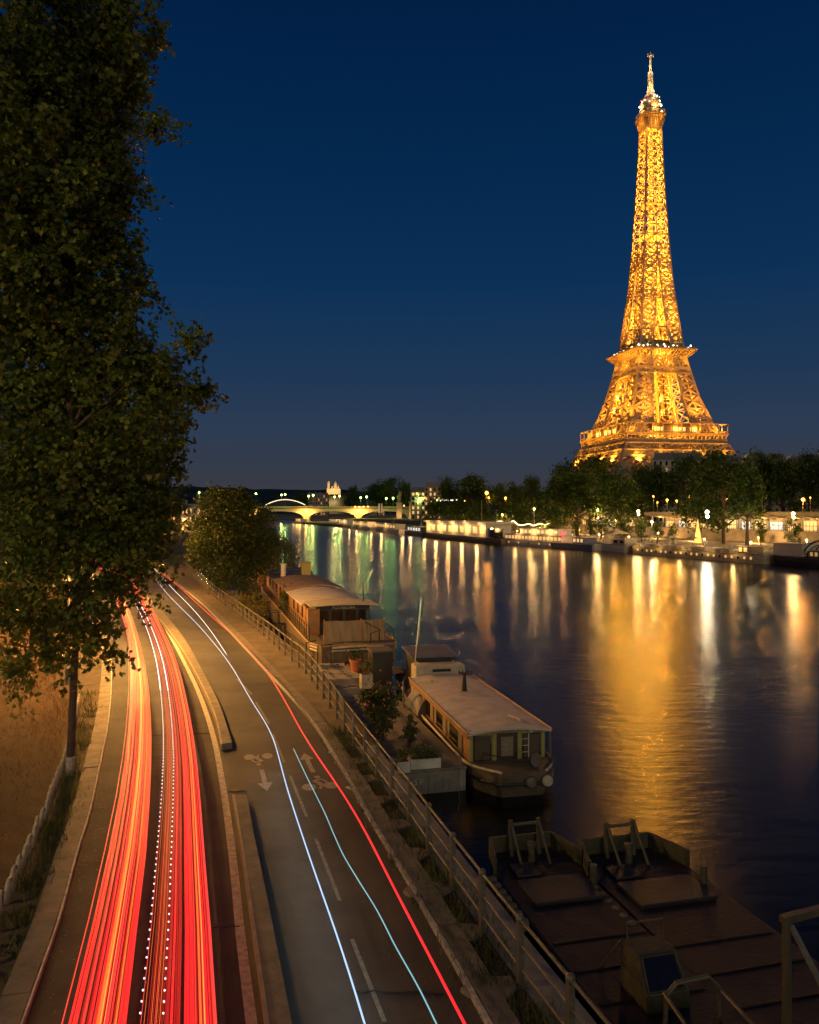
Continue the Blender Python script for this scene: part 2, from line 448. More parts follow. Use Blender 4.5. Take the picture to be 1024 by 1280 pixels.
# ------------------------------------------------------------------ the iron tower
M['iron_deck'] = mat('iron_deck', (.16, .11, .07), .6, .2, .3)
TWK = 1.3
TW = thing('lattice_tower', 'tall floodlit golden iron lattice tower on four splayed legs beyond the riverside trees', 'tower', (165.2, 548.6, 3.0), rad(10.9), scale=.988)
PROF = [(0, 62), (20, 51.5), (42, 40.5), (57.6, 32.6), (68, 28.2), (84, 22.8), (106, 17.8), (115.7, 16.2), (127, 14.7), (138, 13.4), (165, 10.7), (192, 8.9), (220, 7.4), (247, 6.2), (269, 5.3), (282, 5.1)]
FRAC = [(0, .58), (57, .47), (116, .46), (138, .30), (165, .14), (190, 0.0), (300, 0)]
def interp(t, x):
    for (a, u), (b, w) in zip(t, t[1:]):
        if x <= b: return u + (w - u) * (x - a) / (b - a)
    return t[-1][1]
def hw(h): return interp(PROF, h)
def inn(h): return hw(h) * interp(FRAC, h)
def panel(mb, a0, b0, a1, b1, w, sub=True, ws=.30):
    """lattice between two chords: a0-a1 left chord, b0-b1 right chord"""
    mb.beam(a0, b0, w * .9); mb.beam(a0, b1, w); mb.beam(b0, a1, w)
    if sub:
        am, bm = a0.lerp(a1, .5), b0.lerp(b1, .5); m0, m1 = a0.lerp(b0, .5), a1.lerp(b1, .5)
        mb.beam(am, m0, ws); mb.beam(m0, bm, ws); mb.beam(bm, m1, ws); mb.beam(m1, am, ws); mb.beam(am, bm, ws)
LEV = [0, 9, 18, 27, 36, 44, 50.5, 57.6, 66, 75, 84, 92.5, 100.5, 108, 115.7, 122.5, 129.5, 136.5, 143.5, 150.5, 157, 163.5, 170, 176.5, 183, 190]
for sx in (-1, 1):
    for sy in (-1, 1):
        mb = MB()
        def ch(k, h):
            o, i = hw(h), inn(h)
            return Vector((sx * (o, o, i, i)[k], sy * (o, i, i, o)[k], h))
        for h0, h1 in zip(LEV, LEV[1:]):
            w = 1.0 if h0 < 110 else .72
            for k in range(4):
                outer = k in (0, 3)
                a0, b0, a1, b1 = ch(k, h0), ch((k + 1) % 4, h0), ch(k, h1), ch((k + 1) % 4, h1)
                mb.beam(a0, a1, 1.5 if h0 < 115 else (1.15 if h0 < 150 else .9))
                if (a0 - b0).length > 1.2: panel(mb, a0, b0, a1, b1, w * (1.25 if outer else .6), outer and (a0 - b0).length > 6.5, .34)
        mb.build('leg', M['iron'], TW)
# upper shaft
mb = MB(); h = 190.0
while h < 272:
    h1 = min(272, h + 6.6 - (h - 190) * .02)
    for q in range(4):
        c, s = [(1, 0), (0, 1), (-1, 0), (0, -1)][q]
        def P(u, hh):
            r = hw(hh); x, y = r, u * r
            return Vector((x * c - y * s, x * s + y * c, hh))
        for u0, u1 in ((-1, 0), (0, 1)):
            panel(mb, P(u0, h), P(u1, h), P(u0, h1), P(u1, h1), .58, False)
        mb.beam(P(-1, h), P(-1, h1), .85); mb.beam(P(0, h), P(0, h1), .6)
    h = h1
mb.build('upper_shaft', M['iron'], TW)
# lift core inside, with panelled bays
mb = MB(); h = 118.0
while h < 270:
    r = 1.2 if h > 190 else 2.0
    mb.bb(-r, r, -r, r, h, h + 5.2); mb.bb(-r - .35, r + .35, -r - .35, r + .35, h + 5.2, h + 5.6); h += 6.0
for hh in (132, 152, 172, 196, 218): mb.bb(-hw(hh) * .86, hw(hh) * .86, -hw(hh) * .86, hw(hh) * .86, hh, hh + .5)
mb.build('lift_core', M['iron'], TW)
# four lift tracks, slanting inside the legs
mb = MB()
for sx in (-1, 1):
    for sy in (-1, 1):
        for h0, h1 in ((0, 57), (60, 112)):
            c0, c1 = (hw(h0) + inn(h0)) / 2, (hw(h1) + inn(h1)) / 2
            mb.beam((sx * c0, sy * c0, h0), (sx * c1, sy * c1, h1), 3.2, 2.0)
mb.build('lift_track', M['iron'], TW)

def sides():
    for q in range(4):
        c, s = [(0, -1), (1, 0), (0, 1), (-1, 0)][q]
        yield q, (lambda u, d, hh, c=c, s=s: Vector((c * d - s * u, s * d + c * u, hh)))
def lat_band(mb, half0, half1, h0, h1, n, w):
    for q, W in sides():
        for k in range(n):
            u0, u1 = -1 + 2 * k / n, -1 + 2 * (k + 1) / n
            a, b, c, d = W(u0 * half0, half0, h0), W(u1 * half0, half0, h0), W(u0 * half1, half1, h1), W(u1 * half1, half1, h1)
            mb.beam(a, d, w); mb.beam(b, c, w); mb.beam(a, c, w * .9)
        mb.beam(W(-half0, half0, h0), W(half0, half0, h0), w * 2.2); mb.beam(W(-half1, half1, h1), W(half1, half1, h1), w * 2.2)
# first platform
p1 = MB()
lat_band(p1, 40.8, 36.6, 42.2, 50.6, 24, .5)
lat_band(p1, 39.2, 38.8, 46.0, 46.6, 40, .3)
for q, W in sides():
    p1.beam(W(-36.0, 35.4, 52.2), W(36.0, 35.4, 52.2), 1.0, 3.0)
    for k in range(25):
        u = -35 + 70 * k / 24
        p1.beam(W(u, 34.2, 51.2), W(u, 36.3, 56.6), .55, .9)
        if k < 24: p1.beam(W(u + .3, 35.9, 56.2), W(u + 2.6, 35.9, 56.2), .5, .8)
for a, b in ((36.6, 17.0),):
    p1.bb(-a, a, -a, -b, 56.7, 57.6); p1.bb(-a, a, b, a, 56.7, 57.6); p1.bb(-a, -b, -b, b, 56.7, 57.6); p1.bb(b, a, -b, b, 56.7, 57.6)
o = p1.build('first_platform', M['iron'], TW)
g = MB()
for q, W in sides():
    for k in range(12):
        u = -36.2 + 72.4 * k / 11
        g.beam(W(u, 36.2, 57.6), W(u, 36.2, 63.6), .62)
    g.beam(W(-36.6, 36.2, 63.8), W(36.6, 36.2, 63.8), .8, .55); g.beam(W(-36.6, 36.3, 58.9), W(36.6, 36.3, 58.9), .3, .3); g.beam(W(-36.6, 36.3, 57.3), W(36.6, 36.3, 57.3), 1.0, .7)
g.build('gallery', M['iron'], o)
pv = MB()
for q, W in sides():
    a, b = W(-16, 33, 57.7), W(16, 27, 63.2)
    pv.bb(min(a.x, b.x), max(a.x, b.x), min(a.y, b.y), max(a.y, b.y), 57.7, 63.0); 
    a, b = W(-17, 34, 63.1), W(17, 26, 63.7)
    pv.bb(min(a.x, b.x), max(a.x, b.x), min(a.y, b.y), max(a.y, b.y), 63.1, 63.7)
pv.build('pavilion', M['iron_deck'], o)
M['win_warm'] = emat('window_glow_warm', (1.0, .62, .22), 1.1)
for q, W in sides():
    for k in range(12):
        if k in (3, 4, 9): continue
        u = -15.2 + k * 2.6
        a, b = W(u, 33.05, 58.9), W(u + 1.9, 33.12, 61.6)
        MB().bb(min(a.x, b.x), max(a.x, b.x), min(a.y, b.y), max(a.y, b.y), 58.9, 61.6).build('lit_window', M['win_warm'], o)
# second platform
p2 = MB()
lat_band(p2, 19.6, 18.8, 99.5, 102.8, 16, .42)
lat_band(p2, 18.7, 17.4, 103.2, 111.0, 8, .6)
for q, W in sides():
    for k in range(19):
        u = -1 + 2 * k / 18
        p2.beam(W(u * 17.2, 17.2, 110.2), W(u * 22.2, 22.2, 115.0), .5, .7)
    p2.beam(W(-22.4, 22.4, 115.4), W(22.4, 22.4, 115.4), .7, .9); p2.beam(W(-22.4, 22.2, 116.9), W(22.4, 22.2, 116.9), .25)
    for k in range(23): p2.beam(W(-22 + 2 * k, 22.2, 115.8), W(-22 + 2 * k, 22.2, 116.9), .16)
p2.bb(-22.2, 22.2, -22.2, 22.2, 115.0, 115.7)
o2 = p2.build('second_platform', M['iron'], TW)
d2 = MB(); d2.bb(-14.6, 14.6, -14.6, 14.6, 115.8, 119.0); d2.bb(-16.0, 16.0, -16.0, 16.0, 119.0, 119.6); d2.bb(-11.5, 11.5, -11.5, 11.5, 119.6, 122.6); d2.bb(-12.2, 12.2, -12.2, 12.2, 122.6, 123.0)
d2.build('deck_house', M['iron_deck'], o2)
M['bulb_w'] = emat('bulb_white', (1, .85, .55), 5.0)
rng = random.Random(8)
for q, W in sides():
    for k in range(17):
        if rng.random() < .8: MB().ball(W(-19.5 + k * 2.4 + rng.uniform(-.6, .6), 20.5 - rng.random() * 3.5, 117.2 + rng.random() * 1.2), rng.choice((.28, .35, .5, .62)), 6).build('deck_glow', M['bulb_w'], o2)
# top platform and mast
p3 = MB()
for q, W in sides():
    for k in range(9):
        u = -1 + 2 * k / 8
        p3.beam(W(u * 5.3, 5.3, 269.5), W(u * 7.5, 7.5, 279.2), .42, .6)
    p3.beam(W(-7.6, 7.6, 279.6), W(7.6, 7.6, 279.6), .7, 1.0); p3.beam(W(-7.6, 7.5, 282.6), W(7.6, 7.5, 282.6), .3)
    p3.beam(W(-5.4, 5.4, 270.2), W(5.4, 5.4, 270.2), .6)
    for k in range(10): p3.beam(W(-7.5 + 1.66 * k, 7.5, 280), W(-7.5 + 1.66 * k, 7.5, 282.6), .2)
p3.bb(-7.4, 7.4, -7.4, 7.4, 278.9, 279.5)
p3.bb(-4.4, 4.4, -4.4, 4.4, 271, 278.9)
o3 = p3.build('top_platform', M['iron'], TW)
dm = MB(); dm.lathe([(6.8, 279.6), (6.8, 284.0), (7.4, 284.1), (7.4, 285), (6.8, 285.2), (6.6, 288.5), (6.9, 288.8), (5.6, 291), (5.0, 293.5), (3.0, 295.5), (2.4, 298.5), (1.9, 300)], n=16)
dm.build('cupola', M['iron'], o3)
an = MB()
for sx in (-1, 1):
    for sy in (-1, 1):
        an.beam((sx * 1.25, sy * 1.25, 297), (sx * 1.1, sy * 1.1, 311), .32)
for k in range(8):
    z = 297.5 + k * 1.75
    for q, W in sides(): an.beam(W(-1.2, 1.2, z), W(1.2, 1.2, z + 1.6), .22); an.beam(W(1.2, 1.2, z), W(-1.2, 1.2, z + 1.6), .22)
    an.lathe([(1.5, z), (1.5, z + .5)], n=8)
an.lathe([(.85, 297), (.85, 312), (.72, 312.2), (.6, 322.5), (.35, 323), (.3, 325.5)], n=10)
an.beam((-2.1, 0, 322.6), (2.1, 0, 322.6), .6); an.beam((0, -2.1, 322.6), (0, 2.1, 322.6), .6)
for a in (-2, 2): an.beam((a, 0, 321.8), (a, 0, 324), .5)
M['mast'] = mat('mast', (.6, .44, .24), .5, .1, .5)
an.build('antenna_mast', M['mast'], TW)
for nm, colr, st, sd in (('bulb_red', (1, .06, .02), 3.0, 1), ('bulb_clear', (1, .8, .45), 4.5, 2), ('bulb_green', (.55, .8, .35), 1.3, 3)):
    rng = random.Random(sd); em = emat(nm, colr, st)
    for k in range({'bulb_red': 14, 'bulb_clear': 24, 'bulb_green': 14}[nm]):
        a = rng.random() * 6.28; hh = rng.choice((281.5, 283.5, 286.5, 287.5, 290, 292)); r = 7.9 if hh < 284 else (7.5 if hh < 286 else 7.2 if hh < 289 else 6.2)
        MB().ball((r * math.cos(a), r * math.sin(a), hh + rng.uniform(-.6, .6)), rng.uniform(.35, .7), 6).build('signal_lamp', em, o3)
# arches between the legs
for q, W in sides():
    mb = MB(); n = 28
    def A(r, t, dd): return W(-r * math.cos(t), interp(PROF, 8 + r * math.sin(t)) - .4 + dd, 8 + r * math.sin(t))
    for k in range(n):
        t0, t1 = math.pi * k / n, math.pi * (k + 1) / n
        for r in (33.5, 36.8): mb.beam(A(r, t0, 0), A(r, t1, 0), .7)
        mb.beam(A(33.5, t0, 0), A(36.8, t1, 0), .4); mb.beam(A(36.8, t0, 0), A(33.5, t1, 0), .4); mb.beam(A(33.5, t0, 0), A(36.8, t0, 0), .35)
    mb.build('arch', M['iron'], TW)
# masonry feet
for sx in (-1, 1):
    for sy in (-1, 1):
        mb = MB(); mb.bb(sx * 49 - 14, sx * 49 + 14, sy * 49 - 14, sy * 49 + 14, -3, 1.5); mb.build('plinth', M['stone'], TW)
# tower floodlights: sodium projectors inside the ironwork, plus added ones outside its faces
TC = (1.0, .41, .03)
for sx in (-1, 1):
    for sy in (-1, 1):
        for h in (8, 24, 40, 50, 61, 69, 78, 87, 95, 103):
            c = (hw(h) * .52 + inn(h) * .48)
            lamp('projector', (sx * c, sy * c, h), 60000 if h < 58 else 34000, TC, .6, TW)
        for h in (111, 125, 134, 143, 152, 161, 170, 180):
            c = max(hw(h) * .55, (hw(h) + inn(h)) / 2 * .9); lamp('projector', (sx * c, sy * c, h), 14000, TC, .5, TW)
        for h in (190, 200, 210, 220, 230, 240, 250, 259, 267):
            c = hw(h) * .58; lamp('projector', (sx * c, sy * c, h), 9500 * (hw(h) / 8) ** 2, TC, .4, TW)
for q, W in sides():  # added lamps outside the ironwork brighten its outward faces
    for u in (-30, -15, 0, 15, 30): lamp('projector', W(u, 42.5, 44.5), 1600, TC, .5, TW); lamp('projector', W(u, 34.6, 60.5), 2600, TC, .4, TW)
    for u in (-31, -19, 19, 31): lamp('projector', W(u, 36.0, 64.3), 60000, TC, .5, TW, 75, W(-u * .36, -13, 32) - W(0, 0, 0))
    for u in (-30, -10, 10, 30): lamp('projector', W(u, 44.0, 38), 60000, TC, .5, TW, 100, W(0, -4, 16))
    for u in (-17, 0, 17): lamp('projector', W(u, 21.8, 108.5), 1800, TC, .4, TW)
    for u in (-18, -6, 6, 18): lamp('projector', W(u, 21.8, 117.5), 60000, TC, .5, TW, 45, W(-u * .5, -9.5, 55))
    for u in (-6, 6): lamp('projector', W(u, 7.3, 278.2), 55000, TC, .3, TW, 28, W(0, -.6, -40))
    lamp('projector', W(0, 9.4, 274), 2500, TC, .4, TW); lamp('projector', W(0, 8.6, 285), 2500, (1, .6, .2), .4, TW)
lamp('projector', (0, 0, 72), 60000, TC, 1, TW); lamp('projector', (0, 0, 92), 40000, TC, 1, TW); lamp('projector', (0, 0, 52), 70000, TC, 1, TW); lamp('projector', (0, 0, 30), 70000, TC, 1, TW)
for a in range(4): lamp('projector', (5.5 * math.cos(a * 1.57), 5.5 * math.sin(a * 1.57), 300), 2500, (1, .7, .35), .3, TW); lamp('projector', (5 * math.cos(a * 1.57 + .7), 5 * math.sin(a * 1.57 + .7), 314), 1800, (1, .75, .45), .3, TW)

for o in TW.children:
    if o.type == 'LIGHT': o.data.energy *= TWK
# ------------------------------------------------------------------ quay railing
M['rail'] = mat('rail', (.14, .125, .09), .5, .3, 6, .3, metal=.35)
F_R = [p for p in FENCE if p.y < 121]
RT = thing('quay_railing', 'long grey metal railing with round topped posts and three rails along the river edge', 'railing', (F_R[0].x, F_R[0].y, 0))
base = RT.location.copy()
def local(path, o): return [p - o for p in path]
for hz, r in ((1.26, .036), (.80, .028), (.36, .028)):
    mb = MB(); mb.tube([p + Vector((0, 0, hz)) for p in local(F_R, base)], r, 6); mb.build('rail', M['rail'], RT, smooth=True)
pm = MB(); pm.bb(-.055, .055, -.075, .075, 0, 1.20); pm.lathe([(.07, 1.20), (.085, 1.23), (.088, 1.28), (.07, 1.33), (.03, 1.355)], n=8); pm.bb(-.13, .13, -.13, .13, 0, .03)
post0 = None; d = 0.0; nextd = .4; cnt = 0
for a, b in zip(F_R, F_R[1:]):
    L = (b - a).length
    while nextd <= d + L and cnt < 99:
        p = a.lerp(b, (nextd - d) / L) - base
        if post0 is None: post = post0 = pm.build('post', M['rail'], RT, bevel=.012)
        else: post = post0.copy(); COL.objects.link(post)
        post.location = p; post.rotation_euler = (0, 0, math.atan2(-(b - a).x, (b - a).y))
        cnt += 1; nextd += 2.02
    d += L
# paving slabs set at the foot of the posts, soil and weeds between
M['slab'] = mat('slab', (.24, .19, .13), .9, .35, 3, .7)
M['soil'] = mat('soil', (.045, .032, .02), .95, .5, 5, 1.0, bscale=25)
near_f = [p for p in FENCE if p.y < 31.5]
mb = MB(); ribbon(mb, resample(offset_path([p for p in KERB_R if p.y < 31.8], .5), 50), resample(offset_path(near_f, .02), 50), .02)
tag(mb.build('ground', M['soil']), kind='structure')
rng = random.Random(5); d = 0.0; nextd = .4
first = None
for a, b in zip(near_f, near_f[1:]):
    L = (b - a).length
    while nextd <= d + L:
        p = a.lerp(b, (nextd - d) / L); t = (b - a).normalized(); sd = Vector((t.y, -t.x, 0))
        mb = MB(); n = 11; off = rng.uniform(-.1, .1)
        poly = []
        for k in range(n):
            t_ = 2 * math.pi * k / n; q = p - sd * (.52 + off) + sd * (math.cos(t_) * .56 * rng.uniform(.85, 1.1)) + t * (math.sin(t_) * .36 * rng.uniform(.8, 1.15)); poly.append((q.x - p.x, q.y - p.y))
        mb.prism(poly, -.03, .085)
        o = mb.build('paving_slab', M['slab'], bevel=.02); o.location = (p.x, p.y, 0)
        tag(o, 'rough pinkish stone slab at the foot of a railing post, soil on both sides', 'stone slab', 'stone slabs under the near railing posts')
        nextd += 2.02
    d += L

# ------------------------------------------------------------------ blades of grass and weeds
def blades(n, fn, h0, h1, w, seed, bend=.5):
    rng = np.random.default_rng(seed)
    base = fn(rng, n); n = len(base)
    a = rng.uniform(0, 2 * np.pi, n); hh = rng.uniform(h0, h1, n); wd = w * rng.uniform(.6, 1.3, n)
    la = rng.uniform(0, 2 * np.pi, n); lean = rng.uniform(.05, bend, n) * hh
    u = np.stack([np.cos(a), np.sin(a), 0 * a], 1) * wd[:, None]
    ln = np.stack([np.cos(la) * lean, np.sin(la) * lean, 0 * la], 1); z = np.stack([0 * hh, 0 * hh, hh], 1)
    V = np.stack([base - u, base + u, base + u * .7 + z * .55 + ln * .35, base - u * .7 + z * .55 + ln * .35, base + z + ln + u * .1, base + z + ln - u * .1], 1)
    idx = (np.arange(n) * 6)[:, None]
    F = np.concatenate([idx + np.array([[0, 1, 2, 3]]), idx + np.array([[3, 2, 4, 5]])], 0)
    return V.reshape(-1, 3), F
M['grass_dry'] = leafmat('grass_dry', (.06, .028, .006), (.16, .075, .015), (.22, .13, .035), .30, .2)
M['weed'] = leafmat('weed', (.05, .075, .015), (.10, .12, .03), (.12, .10, .03), .8, .25)
hx = resample(HOOPS, 80)
def slope_z(x, y):
    k = min(range(80), key=lambda i: abs(hx[i].y - y)); xb = hx[k].x if y < 75 else hx[-1].x - (y - hx[-1].y) * .35
    return max(0, (xb - x)) * .20
# grassy bank rising to the left
mb = MB(); ny, nx = 60, 14; vs = []
for j in range(ny):
    y = 6 + j * 1.6
    k = min(range(80), key=lambda i: abs(hx[i].y - y)); xb = (hx[k].x if y <= hx[-1].y else hx[-1].x - (y - hx[-1].y) * .42) - .15
    for i in range(nx):
        x = xb - i * 1.8; vs.append((x, y, .0 + (xb - x) * .20 + .06 * math.sin(x * 1.3 + y * .7)))
mb.add(vs, [(j * nx + i, j * nx + i + 1, (j + 1) * nx + i + 1, (j + 1) * nx + i) for j in range(ny - 1) for i in range(nx - 1)])
M['bank'] = mat('bank', (.055, .030, .010), .95, .5, .8, .8, bscale=12)
tag(mb.build('terrain', M['bank']), kind='structure')
xs_h = np.array([p.x for p in hx]); ys_h = np.array([p.y for p in hx])
def bank_pts(rng, n):
    y = 15 + rng.random(n) ** 1.1 * 70
    xb = np.where(y <= ys_h[-1], np.interp(y, ys_h, xs_h), xs_h[-1] - (y - ys_h[-1]) * .42) - .25
    x = xb - rng.random(n) ** .9 * 19
    keep = (x / y > -.62)
    P = np.stack([x, y, (xb - x) * .20 - .02], 1)[keep]
    f = np.sin(P[:, 0] * 1.1 + np.sin(P[:, 1] * .8) * 2) * np.sin(P[:, 1] * .9 + P[:, 0] * .4)
    return P[f + rng.random(len(P)) * 2.6 > .1]
V, F = blades(120000, bank_pts, .06, .27, .010, 3, 1.2)
tag(np_mesh('dry_grass', V, F, M['grass_dry']), kind='stuff')
def strip_pts(path, w0, w1, y0, y1, dens_seed):
    P = [p for p in path if y0 < p.y < y1]; A = np.array([(p.x, p.y) for p in P])
    def fn(rng, n):
        ncl = n // 13; j = rng.integers(0, len(A), ncl); c = A[j] + np.stack([rng.uniform(w0, w1, ncl), rng.uniform(-.6, .6, ncl)], 1)
        q = np.repeat(c, 13, 0) + rng.normal(0, .12, (ncl * 13, 2))
        return np.concatenate([q, np.full((len(q), 1), .015)], 1)
    return fn
V, F = blades(5200, strip_pts(FENCE, -1.0, .2, 9, 33, 1), .08, .30, .010, 5, .9)
tag(np_mesh('strip_weeds', V, F, M['weed']), kind='stuff')
V, F = blades(2400, strip_pts(HOOPS, .1, .7, 12, 40, 1), .08, .34, .012, 6, .8)
tag(np_mesh('verge_weeds', V, F, M['weed']), kind='stuff')
# fallen leaves and litter: a loose scatter
def leaf_scatter(n, fn, size, seed, name, m):
    rng = np.random.default_rng(seed); P = fn(rng, n); n = len(P)
    a = rng.uniform(0, 6.28, n); s = size * rng.uniform(.5, 1.3, n); u = np.stack([np.cos(a), np.sin(a), rng.uniform(-.3, .3, n)], 1) * s[:, None]; v = np.stack([-np.sin(a), np.cos(a), rng.uniform(-.3, .3, n)], 1) * (s * .7)[:, None]
    V = np.stack([P - u, P + v, P + u, P - v], 1).reshape(-1, 3) + np.array([0, 0, .03])
    F = (np.arange(n) * 4)[:, None] + np.array([[0, 1, 2, 3]])
    return tag(np_mesh(name, V, F, m), kind='stuff')
M['litter'] = leafmat('litter', (.09, .05, .02), (.17, .10, .04), (.30, .25, .17), .5, .1)
def lit_pts(rng, n):
    A = np.array([(p.x, p.y) for p in KERB_R if 10 < p.y < 60]); B = np.array([(p.x, p.y) for p in KERB_L if 10 < p.y < 45]); C = np.array([(p.x, p.y) for p in near_f])
    a = A[rng.integers(0, len(A), n // 3)] + np.stack([-np.abs(rng.normal(0, .45, n // 3)) - .08, rng.uniform(-.5, .5, n // 3)], 1)
    b = B[rng.integers(0, len(B), n // 3)] + np.stack([np.abs(rng.normal(0, .35, n // 3)) + .05, rng.uniform(-.5, .5, n // 3)], 1)
    c = C[rng.integers(0, len(C), n // 3)] + np.stack([rng.uniform(-1.0, .1, n // 3), rng.uniform(-.5, .5, n // 3)], 1)
    q = np.concatenate([a, b, c]); return np.concatenate([q, np.zeros((len(q), 1))], 1)
leaf_scatter(1500, lit_pts, .026, 8, 'fallen_leaves', M['litter'])
M['paper'] = mat('paper', (.55, .52, .45), .8, .1, 9)
for k, (px, py, lb) in enumerate(((412.5, 943, 'crumpled white paper litter lying at the kerb beside the upper bicycle marking'), (436, 987.5, 'crumpled white paper scrap at the kerb just below the upper bicycle marking'), (458, 1021, 'small pale paper scrap in the gutter beside the near railing'))):
    p = G(px, py); rg = random.Random(k); mb = MB()
    pts = [(rg.uniform(-.13, .13), rg.uniform(-.11, .11), rg.uniform(0, .09)) for _ in range(7)] 
    mb.add(pts + [(0, 0, .11)], [(0, 1, 7), (1, 2, 7), (2, 3, 7), (3, 4, 7), (4, 5, 7), (5, 6, 7), (6, 0, 7), (0, 2, 4)])
    o = mb.build('paper_litter', M['paper']); o.location = (p.x, p.y, .012); tag(o, lb, 'litter')

# ------------------------------------------------------------------ low hoop fence on the left verge
M['hoop'] = mat('hoop', (.36, .33, .24), .75, .3, 6, .3)
hp = [p for p in HOOPS if p.y < 38]
HF = thing('hoop_fence', 'low row of short white posts with curved tops along the dry grass verge', 'low fence', (hp[0].x, hp[0].y, 0))
hb = HF.location.copy()
q = MB()
prof = [(0, 0, -.05), (0, 0, .30), (0, .03, .40), (0, .12, .46), (0, .24, .46), (0, .33, .42), (0, .38, .34)]
q.tube(prof, [.075, .07, .06, .05, .042, .036, .03], 6); 
d = 0; nextd = .3; first = None
for a, b in zip(hp, hp[1:]):
    L = (b - a).length
    while nextd <= d + L:
        p = a.lerp(b, (nextd - d) / L) - hb
        if first is None: first = c = q.build('post', M['hoop'], HF, smooth=True)
        else: c = first.copy(); COL.objects.link(c)
        c.location = p; c.rotation_euler = (0, random.Random(nextd).uniform(-.06, .06), math.atan2(-(b - a).x, (b - a).y)); nextd += .66
    d += L

# ------------------------------------------------------------------ trails of light left along the lanes, modelled as thin glowing cords at lamp height
def trail_path(pts, z): return smooth_path([G(x, y, z) for x, y in pts], 1.2)
def ext_near(path, y):
    d = (path[0] - path[1]).normalized(); k = max(0, (path[0].y - y) / max(.2, -d.y)); return [path[0] + d * k] + path
BL = ext_near(trail_path([(78, 1280), (101.6, 1190), (117, 1124), (135, 1046), (149, 975), (157, 917), (161, 858), (160, 803), (154, 775), (143, 745), (128, 717), (112, 692), (94, 675), (60, 662)], .75), 9)
BR = ext_near(trail_path([(160, 1280), (172, 1171), (183.7, 1073), (189, 983), (190, 917), (186, 858), (178, 815), (168, 780), (158, 755), (146, 732), (131, 711), (114, 691), (96, 676), (62, 663)], .75), 9)
CL = ext_near(trail_path([(171, 1280), (184, 1171), (193.4, 1073), (200, 995), (202.4, 936), (200, 878), (193, 827), (181.7, 788), (168, 757), (154, 733), (139, 712), (121, 692), (100, 676), (64, 663)], .75), 9)
CR = ext_near(trail_path([(271, 1280), (264, 1171), (256, 1073), (250, 995), (244, 936), (234, 878), (221, 827), (204, 788), (185, 752), (168, 730), (148, 710), (128, 691), (105, 675), (68, 663)], .75), 9)
NT = 110
BL, BR, CL, CR = [resample(p, NT) for p in (BL, BR, CL, CR)]
RED = emat('trail_red', (1.0, .018, .022), 1.15); RED2 = emat('trail_deep_red', (.62, .012, .012), .85); ORG = emat('trail_orange', (1.0, .16, .022), 1.1); AMB = emat('trail_amber', (1.0, .34, .06), 1.2)
PNK = emat('trail_coral', (1.0, .055, .045), 1.1); WHT = emat('trail_white', (.85, .88, 1.0), 1.6); TRB=1; CYN = emat('trail_cyan', (.25, .62, .70), .9); BLU = emat('trail_blue_white', (.45, .68, 1.0), 1.25); TRED = emat('trail_bike_red', (1.0, .02, .03), 1.2)
for m_ in (RED, RED2, ORG, AMB, PNK, BLU, TRED, WHT, CYN): m_.node_tree.nodes['Principled BSDF'].inputs['Base Color'].default_value = (.01, .01, .01, 1)
for m_ in (RED, ORG, BLU, TRED): m_.cycles.emission_sampling = 'FRONT'
def bundle(name, label, A, B, specs):
    t = thing(name, label, 'light trail', (A[0].x, A[0].y, 0), group='light trails on the carriageway'); o = t.location.copy()
    for (u, w, dz, m) in specs:
        pts = [a.lerp(b, u) + Vector((0, 0, dz)) - o for a, b in zip(A, B)]
        # cord with a flattened section: width follows the lane spread, a few centimetres thick
        mb = MB(); rings = []
        for i, p in enumerate(pts):
            s = (B[i] - A[i]); wd = s.length * w / 2; s.normalize(); hh = min(.012, wd)
            rings.append([p - s * wd, p - s * wd * .5 + Vector((0, 0, hh)), p + s * wd * .5 + Vector((0, 0, hh)), p + s * wd, p + s * wd * .5 - Vector((0, 0, hh)), p - s * wd * .5 - Vector((0, 0, hh))])
        mb.loft(rings); mb.build('strand', m, t)
    return t
rg = random.Random(12)
sp = [(.0, .022, .02, PNK)]
u = .10
while u < 1.0:
    w = rg.choice((.016, .024, .034, .045)); dz = rg.uniform(-.12, .10)
    m = rg.choices((RED, RED2, PNK, ORG), (8, 3, .8, .25))[0]
    sp.append((u, w, dz, m)); u += w * rg.uniform(.75, 1.25) + .003
sp += [(.56, .05, .14, ORG), (.60, .024, .15, AMB), (.66, .012, .16, AMB), (.34, .014, .15, PNK), (.84, .01, .14, ORG)]
bundle('light_trail', 'broad red bundle of tail light streaks with an amber core, nearest the left kerb', BL, BR, sp)
sp = [(.06, .008, .12, PNK), (.10, .006, .12, ORG)]
u = .14
while u < .36: sp.append((u, .009, rg.uniform(-.02, .08), rg.choice((PNK, ORG, RED2, RED2)))); u += .021
u = .38
while u < .995:
    w = rg.choice((.016, .024, .034, .045)); dz = rg.uniform(-.12, .10)
    m = rg.choices((RED, RED2, PNK, ORG), (8, 3, .8, .2))[0]
    if not (.555 < u < .585): sp.append((u, w, dz, m))
    u += w * rg.uniform(.75, 1.25) + .003
sp += [(.80, .03, .14, ORG), (.85, .016, .15, AMB), (.74, .012, .15, PNK), (.92, .02, .13, RED)]
bundle('light_trail', 'broad red bundle of tail light streaks with thin orange lines, beside the white road line', CL, CR, sp)
